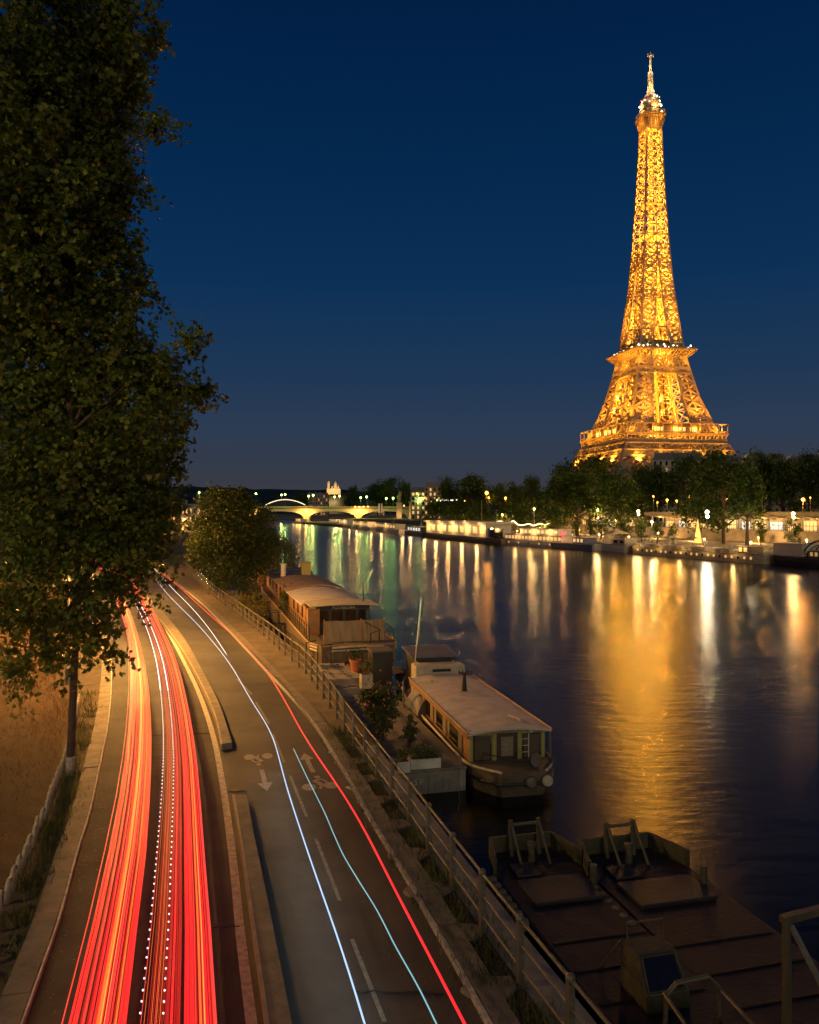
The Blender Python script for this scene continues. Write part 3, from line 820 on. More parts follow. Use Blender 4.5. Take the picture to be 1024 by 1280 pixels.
# two pale trails: solid far away, dotted near the camera
def dotted(label, u):
    t = thing('light_trail', label, 'light trail', (CL[0].x, CL[0].y, 0), group='pale dotted light trails'); o = t.location.copy()
    P = [a.lerp(b, u) + Vector((0, 0, .22)) - o for a, b in zip(CL, CR)]
    k0 = next(i for i, p in enumerate(P) if (p + o).y > 33)
    mb = MB(); mb.tube(P[k0:], .022, 6); mb.build('strand', WHT, t)
    mb = MB()
    L = [0]
    for a, b in zip(P[:k0], P[1:k0 + 1]): L.append(L[-1] + (b - a).length)
    s = 0.0; Q = resample(P[:k0 + 1], 800); tot = L[-1]; dots = []
    while s < tot:
        i = min(799, int(s / tot * 799)); mb.ball(Q[i], .019, 6); s += .33
    tag(mb.build('bead_row', WHT, t), kind='stuff')
dotted('dotted white light streak, the left one of the pair running within the right red bundle', .05)
dotted('dotted white light streak, the right one of the pair running within the right red bundle', .335)
def single(label, pts, z, r, m, grp=None, ext=True):
    P = resample(trail_path(pts, z), 160)
    for _ in range(14): P = [P[0]] + [(a + b * 2 + c) / 4 for a, b, c in zip(P, P[1:], P[2:])] + [P[-1]]
    if ext: P = ext_near(P, 9)
    o = Vector((P[0].x, P[0].y, 0)); mb = MB()
    rr = [r] * len(P)
    if not ext: rr[0] = r * .2; rr[1] = r * .6
    mb.tube([p - o for p in P], rr, 6); ob = mb.build('light_trail', m); ob.location = o
    return tag(ob, label, 'light trail', grp)
TB = single('long wavy blue white light streak running down the middle of the cycle track', [(456, 1280), (433.7, 1198), (402, 1117), (375, 1035), (354.4, 972), (341, 917.5), (316, 879), (284, 825), (248, 781.6), (211.7, 745), (196, 726), (180, 709)], .9, .017, BLU)
wash = resample([G(x_, y_, .9) for x_, y_ in ((452, 1262), (433.7, 1198), (402, 1117), (375, 1035), (354.4, 972), (345, 930))], 34)
for k_, q_ in enumerate(wash):
    lamp('trail_glow', q_ - TB.location + Vector((-.05, 0, -.05)), 4.6 * (1 - .6 * k_ / 33), (.62, .85, .95), .15, TB, 125, (.05, -.2, -1))  # added unseen spots wash the asphalt pale along the streak
single('short white light streak ending beside the railing on the far cycle track', [(284, 819), (261.6, 786), (239, 759), (216, 736), (201, 719), (186, 704)], .95, .018, WHT, ext=False)
single('thin cyan light streak tapering out between the bicycle markings', [(366.7, 935), (384, 972), (406.6, 1017), (429, 1069), (470, 1135), (492.6, 1180), (524, 1235), (546, 1281), (566, 1320)], .9, .014, CYN, ext=False)
single('long red light streak on the cycle track beside the stone kerb', [(581, 1280), (542.5, 1203), (497, 1121), (456, 1035), (424.7, 985), (384, 926.6), (356.7, 876.7), (334, 840.5), (298, 800), (261.6, 768), (216, 727), (190, 708)], .85, .028, TRED)

# ------------------------------------------------------------------ street lamps along the road, standing behind the tree, plus one added beside it
M['lamp_glow'] = emat('lamp_glow', (1.0, .55, .15), 14.0)
def street_lamp(label, loc, h, arm, power, col=SODIUM, r=.3):
    t = thing('street_lamp', label, 'street lamp', loc, group='street lamps by the road')
    mb = MB(); mb.lathe([(.16, 0), (.16, .8), (.09, .9), (.055, h)], n=8); mb.tube([(0, 0, h - .1), (arm * .5, 0, h + .35), (arm, 0, h + .4)], .045, 6); mb.build('pole', M['steel'], t)
    mb = MB(); mb.lathe([(.05, .16), (.22, .10), (.26, 0), (.25, -.03)], (arm, 0, h + .3), 10); mb.build('lamp_head', M['steel'], t)
    mb = MB(); mb.lathe([(.22, .0), (.20, -.08), (.08, -.13)], (arm, 0, h + .265), 10); mb.build('bulb', M['lamp_glow'], t)
    lamp('street_light', (arm, 0, h - .15), power, col, r, t)
    return t
street_lamp('tall street lamp with warm light behind the big tree on the grass bank', (-21.0, 53, .8), 6.8, 1.8, 19000)
street_lamp('tall street lamp with warm light far along the road behind the tree', (-31, 82, .8), 7.0, 1.8, 13000)
street_lamp('tall street lamp with warm light beyond the bush where the road bends away', (-50, 116, 0), 7.5, 1.8, 16000)
street_lamp('street lamp with warm light hidden in the lowest leaves of the big plane tree', (-16.2, 38, .8), 6.6, 1.3, 6200)
street_lamp('added unseen street lamp on the upper left verge, lighting the big tree', (-24, 12, .5), 11.5, 1.5, 4600, (1.0, .66, .26), .4)  # added lamp out of view, brightens the leaves of the big tree
# ------------------------------------------------------------------ trees of the left bank
STAR = np.array([(0, -.12), (.30, -.30), (.26, -.02), (.56, .10), (.24, .28), (.30, .52), (.10, .46), (0, .80), (-.10, .46), (-.30, .52), (-.24, .28), (-.56, .10), (-.26, -.02), (-.30, -.30)])
def star_leaves(C, size, seed, droop=.5):
    """C: (n,3) leaf positions -> star shaped leaves"""
    rng = np.random.default_rng(seed); n = len(C); k = len(STAR)
    s = size * rng.uniform(.6, 1.25, n)
    d = rng.normal(size=(n, 3)); d[:, 2] -= droop; d /= np.linalg.norm(d, axis=1)[:, None]           # tip direction
    up = rng.normal(size=(n, 3)) * .75 + np.array([0, -.35, .8]); u = np.cross(d, up); u /= np.linalg.norm(u, axis=1)[:, None] + 1e-9
    nn = np.cross(u, d)
    fold = np.abs(STAR[:, 0]) * .35
    V = C[:, None, :] + s[:, None, None] * (STAR[None, :, 0, None] * u[:, None, :] + STAR[None, :, 1, None] * d[:, None, :] + fold[None, :, None] * nn[:, None, :])
    F = (np.arange(n) * k)[:, None] + np.arange(k)[None, :]
    return V.reshape(-1, 3), F
def quad_leaves(C, size, seed, asp=.55, droop=0.0):
    rng = np.random.default_rng(seed); n = len(C); s = size * rng.uniform(.55, 1.3, n)
    d = rng.normal(size=(n, 3)); d[:, 2] -= droop; d /= np.linalg.norm(d, axis=1)[:, None]
    u = np.cross(d, rng.normal(size=(n, 3))); u /= np.linalg.norm(u, axis=1)[:, None] + 1e-9
    dd, uu = d * s[:, None], u * (s * asp)[:, None]
    V = np.stack([C - dd * .6, C + uu * .6 + dd * .1, C + dd * .8, C - uu * .6 + dd * .05], 1)
    return V.reshape(-1, 3), (np.arange(n) * 4)[:, None] + np.arange(4)[None, :]
def limb(mb, a, b, r0, r1, rng, sag=.12, n=6):
    a, b = Vector(a), Vector(b); L = (b - a).length
    off = Vector((rng.uniform(-1, 1), rng.uniform(-1, 1), rng.uniform(0, 1))) * L * sag
    pts = [a.lerp(b, k / n) + off * math.sin(math.pi * k / n) * (1 if k % 2 else .85) for k in range(n + 1)]
    mb.tube(pts, [r0 + (r1 - r0) * k / n for k in range(n + 1)], 6)
    return pts

def plane_tree(label, base, blobs, yspread, seed, trunk_pts, r0, lsize=.185, dens=48.0, nleaf=34, boughr=.5):
    """blobs: world-space crown lobes (centre, radius)"""
    rng = random.Random(seed); nr = np.random.default_rng(seed)
    t = thing('plane_tree', label, 'tree', base, group='plane trees on the left bank'); B = Vector(base)
    tk = MB(); tp = [Vector(p) - B for p in trunk_pts]; n = len(tp)
    tk.tube(tp, [r0 * (1 - .85 * k / (n - 1)) for k in range(n)], 10)
    pts = []
    for c, r in blobs:
        c = Vector(c) - B
        # limb from the nearest lower trunk point
        cand = [p for p in tp if p.z < c.z - .3 * abs(c.x - p.x)] or [tp[min(3, len(tp) - 2)]]
        a = max(cand, key=lambda p: p.z)
        if c.z < 8: a = next(p for p in tp if p.z > 5.5)
        lp = limb(tk, a, c, .05 + r * .022, .02, rng, .1)
        nb = max(5, int((r / .0273) ** 2 / dens * (.62 if c.z < 8.5 else 1)))
        for i in range(nb):
            v = nr.normal(size=3); v /= np.linalg.norm(v); rr = r * nr.random() ** .45
            p = np.array(c) + v * rr * np.array([1, yspread, 1])
            if rr > r * .5 and i % 2 == 0: limb(tk, lp[rng.randint(3, 6)], p, .022, .008, rng, .08, 3)
            dirn = v * .6 + nr.normal(size=3) * .5
            dirn[2] += .15; dirn /= np.linalg.norm(dirn)
            far_out = rr > r * .82
            for q in range(rng.randint(3, 5)):
                td = dirn + nr.normal(size=3) * .55; td /= np.linalg.norm(td); TL = boughr * rng.uniform(1.0, 1.9) * (1.35 if far_out else 1)
                m = int(nleaf * TL / boughr / 4.2); tt = nr.random(m)
                spread = .07 + .09 * (1 - tt)
                pts.append(p + td * (tt * TL)[:, None] + np.array((0, 0, -.16)) * (tt ** 2 * TL)[:, None] + nr.normal(size=(m, 3)) * spread[:, None])
    C = np.concatenate(pts)
    tk.build('trunk', M['bark'], t, smooth=True)
    V, F = star_leaves(C, lsize, seed)
    np_mesh('crown', V, F, M['leaf'], t)
    return t
tb = G(88, 968)
def B27(px, py, r, y=27.0): return (AT(px, py, y), r * y / 1000.0)
crown_px = [(90, 20, 90), (10, 110, 80), (70, 150, 90), (134, 35, 36), (152, 92, 28), (119, 130, 44), (159, 120, 22), (20, 230, 80), (90, 240, 80), (134, 190, 28), (132, 250, 31), (100, 320, 70), (136, 300, 19), (139, 372, 24), (20, 330, 90), (60, 420, 95), (135, 440, 48), (190, 452, 24), (222, 446, 22), (225, 490, 26), (252, 494, 14), (200, 530, 34), (120, 520, 85), (40, 540, 90), (190, 590, 34), (140, 610, 65), (60, 630, 85), (168, 650, 45), (195, 690, 24), (130, 700, 55), (178, 700, 24), (50, 720, 60), (110, 770, 40), (145, 800, 18), (70, 800, 36), (15, 790, 40), (5, 845, 26), (165, 735, 25), (196, 58, 10), (188, 165, 9), (178, 362, 10)]
plane_tree('big plane tree with pale painted trunk foot and dense leafy crown filling the left edge', (tb.x, tb.y, 0),
           [B27(x, y, r, 27.0 + random.Random(i).uniform(-1.6, 1.6)) for i, (x, y, r) in enumerate(crown_px)], 1.25, 3,
           [tb, AT(90, 900, 27.3), AT(94, 820, 27.3), AT(98, 740, 27.2), AT(96, 650, 27.2), AT(90, 540, 27), AT(84, 400, 27), AT(70, 250, 27), AT(66, 80, 27)], .145)
# whitewashed foot of the trunk
mb = MB(); mb.tube([Vector((0, 0, 0)), AT(88.4, 946, 27.3) - Vector((tb.x, tb.y, 0))], [.158, .150], 10)
M['wash'] = mat('wash', (.36, .33, .27), .85, .4, 5, .4)
mb.build('painted_foot', M['wash'], [o for o in COL.objects if o.name == 'plane_tree'][0])
plane_tree('smaller plane tree farther along the road, its leaves screening the red light streaks', (-23.5, 50, 1.0),
           [B27(x, y, r, 48 + random.Random(x).uniform(-2, 2)) for x, y, r in ((60, 600, 60), (120, 590, 60), (20, 650, 50), (150, 660, 40), (90, 670, 50), (175, 690, 24), (40, 730, 34), (195, 640, 26))], 1.2, 4,
           [(-23.5, 50, .8), (-23.3, 49.5, 4), (-22.5, 49, 8), (-22, 48, 12), (-21, 48, 15)], .22, .24, 80.0, 20, .8)

def bush(name, label, cat, base, lobes, leaf, n, size, seed, m, droop=.2, stems=5, group=None):
    rng = random.Random(seed); nr = np.random.default_rng(seed); t = thing(name, label, cat, base, group=group)
    pts = []; tk = MB(); tot = sum(r ** 2 for _, r in lobes)
    for c, r in lobes:
        k = int(n * r * r / tot); v = nr.normal(size=(k, 3)); v /= np.linalg.norm(v, axis=1)[:, None]
        cl = nr.normal(size=(max(3, k // 30), 3)); cl /= np.linalg.norm(cl, axis=1)[:, None]
        cl = cl * (r * nr.random((len(cl), 1)) ** .4); p = cl[nr.integers(0, len(cl), k)] + nr.normal(size=(k, 3)) * r * .17
        p[:, 2] *= .95; pts.append(np.array(c) + p)
        limb(tk, (rng.uniform(-.2, .2), rng.uniform(-.2, .2), 0), c, .04 + r * .03, .02, rng)
        for q in range(stems): limb(tk, c, Vector(c) + Vector(cl[q % len(cl)]) * 1.0, .015 + r * .006, .006, rng, .08, 3)
    C = np.concatenate(pts); C = C[C[:, 2] > .05]
    tk.build('trunk' if cat == 'tree' else 'stem', M['bark'], t)
    V, F = quad_leaves(C, size, seed, .5, droop); np_mesh('crown' if cat == 'tree' else 'foliage', V, F, m, t)
    return t
def LB(px, py, r, y, b): return (AT(px, py, y) - Vector(b), r * y / 1000.0)
b0 = Vector((-19.6, 84, 0))
bush('bushy_tree', 'round dark bushy tree with reddish tips standing beyond the railing', 'tree', b0, [LB(x, y, r, 84 + dy, b0) for x, y, r, dy in
     ((275, 634, 26, 0), (298, 634, 24, -1), (258, 656, 20, -1), (320, 654, 24, 1), (285, 668, 36, -2), (258, 692, 24, -2), (315, 692, 30, -1), (288, 714, 30, -3), (334, 676, 18, 0), (243, 676, 10, 0), (274, 616, 11, 0), (302, 617, 11, 0))],
     None, 34000, .24, 5, M['leaf_dark'], .1)
# weeping willow hanging over the water
wb = Vector((-15.2, 92, -.6)); t = thing('willow_tree', 'weeping willow with drooping strands hanging over the river edge', 'tree', wb)
rng = random.Random(9); nr = np.random.default_rng(9); tk = MB(); P = []
tk.tube([(0, 0, 0), (.1, 0, 2.5), (-.2, .1, 4.5), (.3, 0, 6.0)], [.25, .2, .15, .06], 8)
for k in range(110):
    a = rng.uniform(0, 6.28); R = rng.uniform(.4, 2.3); top = Vector((math.cos(a) * R, math.sin(a) * R, 7.4 - R * .8 + rng.uniform(-.5, .4))); L = rng.uniform(3.0, 6.3) * (.6 + .17 * R)
    if k % 4 == 0: limb(tk, (0, 0, 4.5), top, .05, .012, rng)
    m = int(L * 13); zt = nr.random(m); q = np.array(top) + np.stack([nr.normal(0, .09, m) + math.cos(a) * .5 * np.sqrt(zt), nr.normal(0, .09, m) + math.sin(a) * .5 * np.sqrt(zt), -L * zt], 1); P.append(q)
C = np.concatenate(P); C = C[C[:, 2] > -.8]
tk.build('trunk', M['bark'], t); V, F = quad_leaves(C, .24, 3, .25, 2.5); np_mesh('crown', V, F, M['leaf'], t)
M['leaf_yellow'] = leafmat('leaf_yellow', (.07, .07, .015), (.17, .15, .03), (.24, .16, .05), .8, .3)
for i, (px, py, r, lb) in enumerate(((288, 757, 13, 'yellow green shrub behind the railing under the bushy tree'), (304, 766, 12, 'yellow green shrub behind the railing, nearest to the long houseboat walkway'))):
    g = G(px, py + 12); bush('shrub', lb, 'shrub', (g.x + 1.1, g.y + 1, 0), [((0, 0, .8), .75), ((.4, .2, 1.3), .6), ((-.5, 0, .9), .5), ((.1, .3, 1.9), .4)], None, 1500, .14, 20 + i, M['leaf_yellow'], .1, 3, 'shrubs behind the railing')
# ------------------------------------------------------------------ lettering
def text_mesh(body, size, m, parent, loc, rot, ext=.004):
    cu = bpy.data.curves.new('lettering', 'FONT'); cu.body = body; cu.size = size; cu.extrude = ext; cu.align_x = 'CENTER'; cu.align_y = 'CENTER'
    tmp = bpy.data.objects.new('lettering', cu); COL.objects.link(tmp)
    bpy.context.view_layer.update()
    me = bpy.data.meshes.new_from_object(tmp.evaluated_get(bpy.context.evaluated_depsgraph_get()))
    bpy.data.objects.remove(tmp); me.materials.clear(); me.materials.append(m)
    o = bpy.data.objects.new('lettering', me); COL.objects.link(o); o.parent = parent; o.location = loc; o.rotation_euler = rot
    return o
FACE = (rad(90), 0, 0)     # lettering facing -Y (towards the camera)
M['letter'] = mat('letter', (.55, .52, .40), .6, .2, 8)
# ------------------------------------------------------------------ materials of the boats
M['hull'] = mat('hull', (.075, .062, .045), .5, .5, 1.4, .4, col2=(.17, .13, .085))
M['hull_dark'] = mat('hull_dark', (.022, .020, .018), .5, .4, 1.2, .3)
M['wood'] = mat('wood', (.20, .105, .035), .55, .35, 2.5, .4, col2=(.34, .18, .06))
M['roof_grey'] = mat('roof_grey', (.43, .39, .375), .6, .25, 1.3, .3)
M['roof_blue'] = mat('roof_blue', (.10, .105, .14), .55, .3, 1.0, .3)
M['roof_brown'] = mat('roof_brown', (.20, .135, .095), .6, .3, 1.0, .3)
M['olive'] = mat('olive', (.29, .25, .075), .6, .2, 3)
M['cream'] = mat('cream', (.42, .37, .26), .6, .2, 2, .2)
M['door'] = mat('door', (.045, .020, .016), .45, .3, 5)
M['glass'] = mat('glass', (.014, .012, .010), .08, .3, 3, spec=.8)
M['curtain'] = mat('curtain', (.20, .16, .11), .8, .4, 9)
M['curtain_dark'] = mat('curtain_dark', (.045, .032, .022), .8, .3, 30, col2=(.12, .09, .055))
M['tarp_blue'] = mat('tarp_blue', (.055, .065, .12), .55, .3, 3, .4)
M['canvas'] = mat('canvas', (.23, .175, .11), .85, .15, 2, .3)
M['terracotta'] = mat('terracotta', (.42, .13, .05), .8, .2, 6)
M['white'] = mat('white', (.55, .51, .43), .6, .2, 2)
M['rope'] = mat('rope', (.16, .13, .08), .9, .2, 9)

def hull_rings(L, W, H, bow=.25, stern=.08, sheer=.5, flare=.12, n=14, z0=-.4, tip=.04, stern_w=.8):
    """rings along +y from stern to bow; each ring is keel-left .. right"""
    rings = []
    for i in range(n + 1):
        t = (i / n) ** 1.5
        w = W / 2
        if t < stern: w *= stern_w + (1 - stern_w) * math.sin(t / stern * math.pi / 2)
        if t > 1 - bow: w *= max(tip, math.cos((t - 1 + bow) / bow * math.pi / 2) ** .6)
        h = H + sheer * max(0, (t - .6) / .4) ** 2 + .3 * sheer * max(0, (.18 - t) / .18) ** 2
        y = L * t; yk = y + .35 * max(0, 1 - t / max(stern, .01)) * (1 if stern > .02 else 0); ym = y + .06 * max(0, 1 - t / max(stern, .01))
        rings.append([(-w * (1 - flare), yk, z0), (-w, ym, h * .55), (-w * 1.01, y, h), (w * 1.01, y, h), (w, ym, h * .55), (w * (1 - flare), yk, z0)])
    return rings
def hull_part(parent, m, deckm, **k):
    r = hull_rings(**k); mb = MB(); mb.loft(r); h = mb.build('hull', m, parent)
    for sd, name in ((2, 'gunwale'), (3, 'gunwale')):
        g = MB(); g.tube([Vector(x[sd]) + Vector((0, 0, .04)) for x in r], .06, 6); g.build(name, deckm, h)
    return h

# ------------------------------------------------------------------ near houseboat
HB = thing('houseboat', 'small houseboat with pale rounded roof, wooden window side and olive stern cabin', 'houseboat', (4.3, 29.9, WATER), .215)
hull_part(HB, M['hull'], M['cream'], L=18.5, W=3.5, H=.85, bow=.34, stern=.11, sheer=.35, flare=.12, n=30, stern_w=.50)
mb = MB(); 
for i in range(9):      # bluff rubbing strakes round the stern
    pass
r = hull_rings(18.5, 3.56, .5, .34, .11, .1, .02, 30, 0, stern_w=.50)
mb.tube([x[2] for x in reversed(r[:24])] + [x[3] for x in r[:24]], .055, 6); mb.build('rubbing_strake', M['hull_dark'], HB)
# cabin walls
mb = MB(); mb.bb(-1.55, 1.55, 2.0, 12.2, .55, 2.02); cab = mb.build('cabin', M['wood'], HB)
mb = MB(); mb.bb(-1.57, 1.57, 1.94, 2.0, .55, 2.10); fr = mb.build('stern_wall', M['olive'], HB)
mb = MB()
for x0, x1 in ((-1.57, -1.45), (-.62, -.46), (.42, .56), (1.43, 1.57)): mb.bb(x0, x1, 1.90, 1.938, .55, 2.08)
mb.bb(-1.45, -.62, 1.905, 1.938, .72, .80); mb.bb(.56, 1.43, 1.905, 1.938, .72, .80); mb.build('trim', M['olive'], fr)
mb = MB(); mb.bb(-.45, .41, 1.90, 1.935, .50, 1.93); dr = mb.build('door', M['door'], HB)
mb = MB(); mb.bb(-.27, .23, 1.882, 1.898, 1.02, 1.78); mb.build('pane', M['curtain'], dr)
mb = MB(); mb.tube([(.31, 1.86, 1.16), (.31, 1.84, 1.2), (.24, 1.84, 1.2)], .012, 6); mb.build('handle', M['steel'], dr)
for x0, x1 in ((-1.42, -.66), (.62, 1.40)):
    mb = MB(); mb.bb(x0, x1, 1.915, 1.936, .88, 1.88); w = mb.build('window', M['glass'], HB)
    mb = MB(); rngc = random.Random(int(x0 * 9))
    xs = [x0 + .06 + (x1 - x0 - .12) * k / 24 for k in range(25)]
    mb.loft([[(x, 1.903 + .006 * math.sin(k * 1.9), .92), (x, 1.911 + .003 * math.sin(k * 1.9), .92), (x, 1.911 + .003 * math.sin(k * 1.9), 1.80), (x, 1.903 + .006 * math.sin(k * 1.9), 1.80)] for k, x in enumerate(xs)]); mb.build('curtain', M['curtain_dark'], w)
    if x0 > 0:
        mb = MB()
        for z in (1.12, 1.38, 1.64): mb.bb(x0, x0 + .26, 1.890, 1.902, z, z + .025)
        mb.bb(x0 + .25, x0 + .28, 1.890, 1.902, .88, 1.88); mb.build('glazing_bar', M['white'], w)
text_mesh('MOPTI', .15, M['hull_dark'], fr, (-.05, 1.932, 2.005), FACE)
mb = MB(); mb.lathe([(.10, 0), (.11, .03), (.08, .07)], n=12)
o = mb.build('wall_lamp', M['white'], HB); o.location = (.98, 1.93, 1.985); o.rotation_euler = (rad(90), 0, 0)
# side windows (left side faces the quay)
for k, (y0, y1) in enumerate(((3.0, 5.2), (5.5, 7.5), (7.8, 9.9), (10.2, 11.7))):
    mb = MB(); mb.bb(-1.575, -1.552, y0, y1, .95, 1.78); w = mb.build('window', M['glass'], HB)
    mb = MB(); mb.bb(-1.59, -1.578, y0, y0 + .5, 1.0, 1.74); mb.build('curtain', M['curtain'], w); mb = MB(); mb.bb(-1.59, -1.578, y1 - .35, y1, 1.0, 1.74); mb.build('curtain', M['curtain'], w)
    mb = MB()
    for z in (.90, 1.78): mb.bb(-1.60, -1.556, y0 - .06, y1 + .06, z, z + .06)
    for y in (y0 - .08, y1 + .02): mb.bb(-1.60, -1.556, y, y + .06, .96, 1.78)
    mb.build('frame', M['wood'], w)
# rounded roof
def roof(parent, name, m, x, y0, y1, z, rise, th=.07, n=10, drop=None):
    mb = MB(); rings = []
    m_ = 8
    for j in range(m_ + 1):
        y = y0 + (y1 - y0) * j / m_; dz = (drop(j / m_) if drop else 0)
        up = [(-x + 2 * x * i / n, y, z + dz + rise * (1 - (2 * i / n - 1) ** 2)) for i in range(n + 1)]
        rings.append(up + [(p[0], p[1], p[2] - th) for p in reversed(up)])
    mb.loft(rings); return mb.build(name, m, parent)
rf = roof(HB, 'roof', M['roof_grey'], 1.72, 1.55, 12.4, 2.05, .16)
mb = MB(); mb.bb(-1.74, -1.60, 1.7, 12.3, 1.83, 2.04); mb.build('fascia', M['wood'], rf)
mb = MB(); mb.tube([(-1.74, 1.6, 2.08), (-1.74, 12.4, 2.08)], .035, 6); mb.tube([(1.74, 1.6, 2.08), (1.74, 12.4, 2.08)], .04, 6); mb.build('handrail', M['wood'], rf)
mb = MB(); mb.lathe([(.14, 2.1), (.11, 2.5), (.075, 2.95), (.08, 3.0), (.30, 3.03), (.30, 3.06), (.08, 3.08)], (.05, 8.2, 0), 10)
for k in range(8): mb.bb(.05 + .27 * math.cos(k * .785) - .02, .05 + .27 * math.cos(k * .785) + .02, 8.2 + .27 * math.sin(k * .785) - .02, 8.2 + .27 * math.sin(k * .785) + .02, 3.05, 3.16)
mb.build('chimney', M['dark'], rf)
mb = MB(); mb.lathe([(.07, 2.12), (.07, 2.32)], (-.95, 10.6, 0), 8); mb.lathe([(.05, 2.15), (.05, 2.26)], (-.2, 8.0, 0), 8); mb.build('vent', M['cream'], rf)
mb = MB(); mb.beam((.55, 3.4, 2.24), (.75, 2.5, 2.28), .06); mb.beam((.75, 2.5, 2.2), (.75, 2.5, 2.3), .12); mb.tube([(1.05, 2.6, 2.2), (1.07, 2.7, 2.32), (1.1, 2.8, 2.2)], .015, 5); mb.tube([(1.3, 2.6, 2.18), (1.32, 2.7, 2.3), (1.35, 2.8, 2.18)], .015, 5); mb.build('roof_fitting', M['cream'], rf)
# coaming and wheelhouse
mb = MB(); mb.bb(-1.35, 1.35, 12.45, 13.6, .9, 2.62); co = mb.build('coaming', M['cream'], HB, bevel=.08)
mb = MB(); mb.bb(-.45, .55, 12.42, 12.44, 2.30, 2.45); mb.build('slot_window', M['glass'], co)
mb = MB(); mb.tube([(-.75, 12.4, 2.1), (-.75, 12.4, 2.5), (-1.1, 13.4, 2.7)], .02, 6); mb.tube([(1.1, 12.4, 2.3), (.9, 13.4, 2.7)], .02, 6); mb.build('grab_rail', M['white'], co)
mb = MB(); mb.bb(-1.15, 1.15, 13.8, 15.9, .8, 2.85); wh = mb.build('wheelhouse', M['hull_dark'], HB)
mb = MB(); rings = [[(-1.3, y, z), (1.3, y, z), (1.3, y, z + .07), (-1.3, y, z + .07)] for y, z in ((13.65, 2.84), (16.3, 3.0))]; mb.loft(rings); mb.build('roof', M['roof_blue'], wh)
mb = MB(); mb.bb(-1.0, 1.0, 13.78, 13.79, 2.66, 2.82); mb.build('window', M['glass'], wh)
mb = MB(); mb.tube([(-1.35, 12.8, 2.4), (-.9, 13.1, 6.1)], [.03, .012], 6); mb.build('antenna', M['white'], HB)
# stern deck clutter
mb = MB(); mb.tube([(-1.15, 1.7, .9), (-1.15, 1.55, 1.28), (-.3, 1.0, 1.22), (-.3, .9, .9)], .02, 6); mb.tube([(-.25, .7, .85), (-.25, .7, 1.15), (.5, .7, 1.15), (.5, .7, .85)], .016, 6); mb.build('stern_rail', M['dark'], HB)
mb = MB(); mb.lathe([(.02, .0), (.16, .03), (.25, .10), (.26, .11)], n=14)
o = mb.build('satellite_dish', M['hull'], HB); o.location = (.62, .55, 1.22); o.rotation_euler = (rad(70), rad(40), 0)
for x, m_, lb in ((.22, M['hull'], 0), (.88, M['cream'], 1)):
    mb = MB(); mb.lathe([(.05, -.10), (.18, -.08), (.22, 0), (.18, .08), (.05, .10)], n=14); o = mb.build('fender', m_, HB); o.location = (x, -.10, .62); o.rotation_euler = (rad(82), 0, 0)
mb = MB(); mb.beam((1.35, .9, .8), (1.42, .75, 1.2), .08, .16); mb.build('bitt', M['hull'], HB)
mb = MB(); mb.tube([(1.72, 1.75, 2.0), (1.74, 1.7, .8)], .05, 8); mb.build('rain_pipe', M['hull'], HB)

# covered rowing boat and clutter between the two houseboats
rb = thing('tarp_boat', 'rowing boat under an arched blue tarpaulin moored beside the small houseboat', 'boat', (1.05, 38.2, WATER), .25)
hull_part(rb, M['hull_dark'], M['wood'], L=4.2, W=1.3, H=.5, bow=.35, stern=.1, sheer=.2, n=12)
mb = MB(); rings = []
for j in range(7):
    y = .5 + j * .5; hh = 1.9 - .03 * (j - 3) ** 2 * 3
    rings.append([(-.6 * math.cos(math.pi * i / 10), y, .35 + (hh - .35) * math.sin(math.pi * i / 10)) for i in range(11)] + [(.56 * math.cos(math.pi * i / 10), y, .33 + (hh - .40) * math.sin(math.pi * i / 10)) for i in range(11)])
mb.loft(rings); mb.build('tarpaulin', M['tarp_blue'], rb)
mb = MB(); mb.tube([(-.6 * math.cos(math.pi * i / 10), .46, .35 + 1.36 * math.sin(math.pi * i / 10)) for i in range(11)], .04, 6); mb.build('hoop', M['wood'], rb)
mb = MB(); mb.add([(-.58 * math.cos(math.pi * i / 10), .47, .35 + 1.3 * math.sin(math.pi * i / 10)) for i in range(11)], [tuple(range(11))]); mb.build('end_flap', M['canvas'], rb)
mo = thing('motor_launch', 'dark open motor launch with upright engine frame between the two houseboats', 'boat', (.9, 44.2, WATER), .25)
hull_part(mo, M['hull_dark'], M['dark'], L=5.5, W=1.5, H=.6, bow=.35, stern=.1, sheer=.3, n=12)
mb = MB()
for x in (-.5, .5): mb.tube([(x, 2.2, .5), (x, 2.2, 2.6)], .04, 6); mb.tube([(x, 2.2, 2.5), (x * 1.1, 1.2, .7)], .03, 6)
mb.tube([(-.5, 2.2, 2.6), (.5, 2.2, 2.6)], .04, 6); mb.build('frame', M['dark'], mo)
mb = MB(); mb.bb(-.35, .3, 1.8, 2.5, .5, 1.4); mb.lathe([(.2, 1.4), (.24, 1.6), (.1, 1.75)], (.1, 2.0, 0), 10); mb.tube([(-.3, 1.7, .8), (-.8, 1.1, 1.3), (-.5, .6, .7)], .05, 6); mb.build('engine', M['steel'], mo, bevel=.04)
mb = MB(); mb.lathe([(.02, 0), (.10, .05), (.12, .3), (.1, .55), (.02, .62)], (-.9, 1.2, .4), 10); mb.build('fender', M['white'], mo)

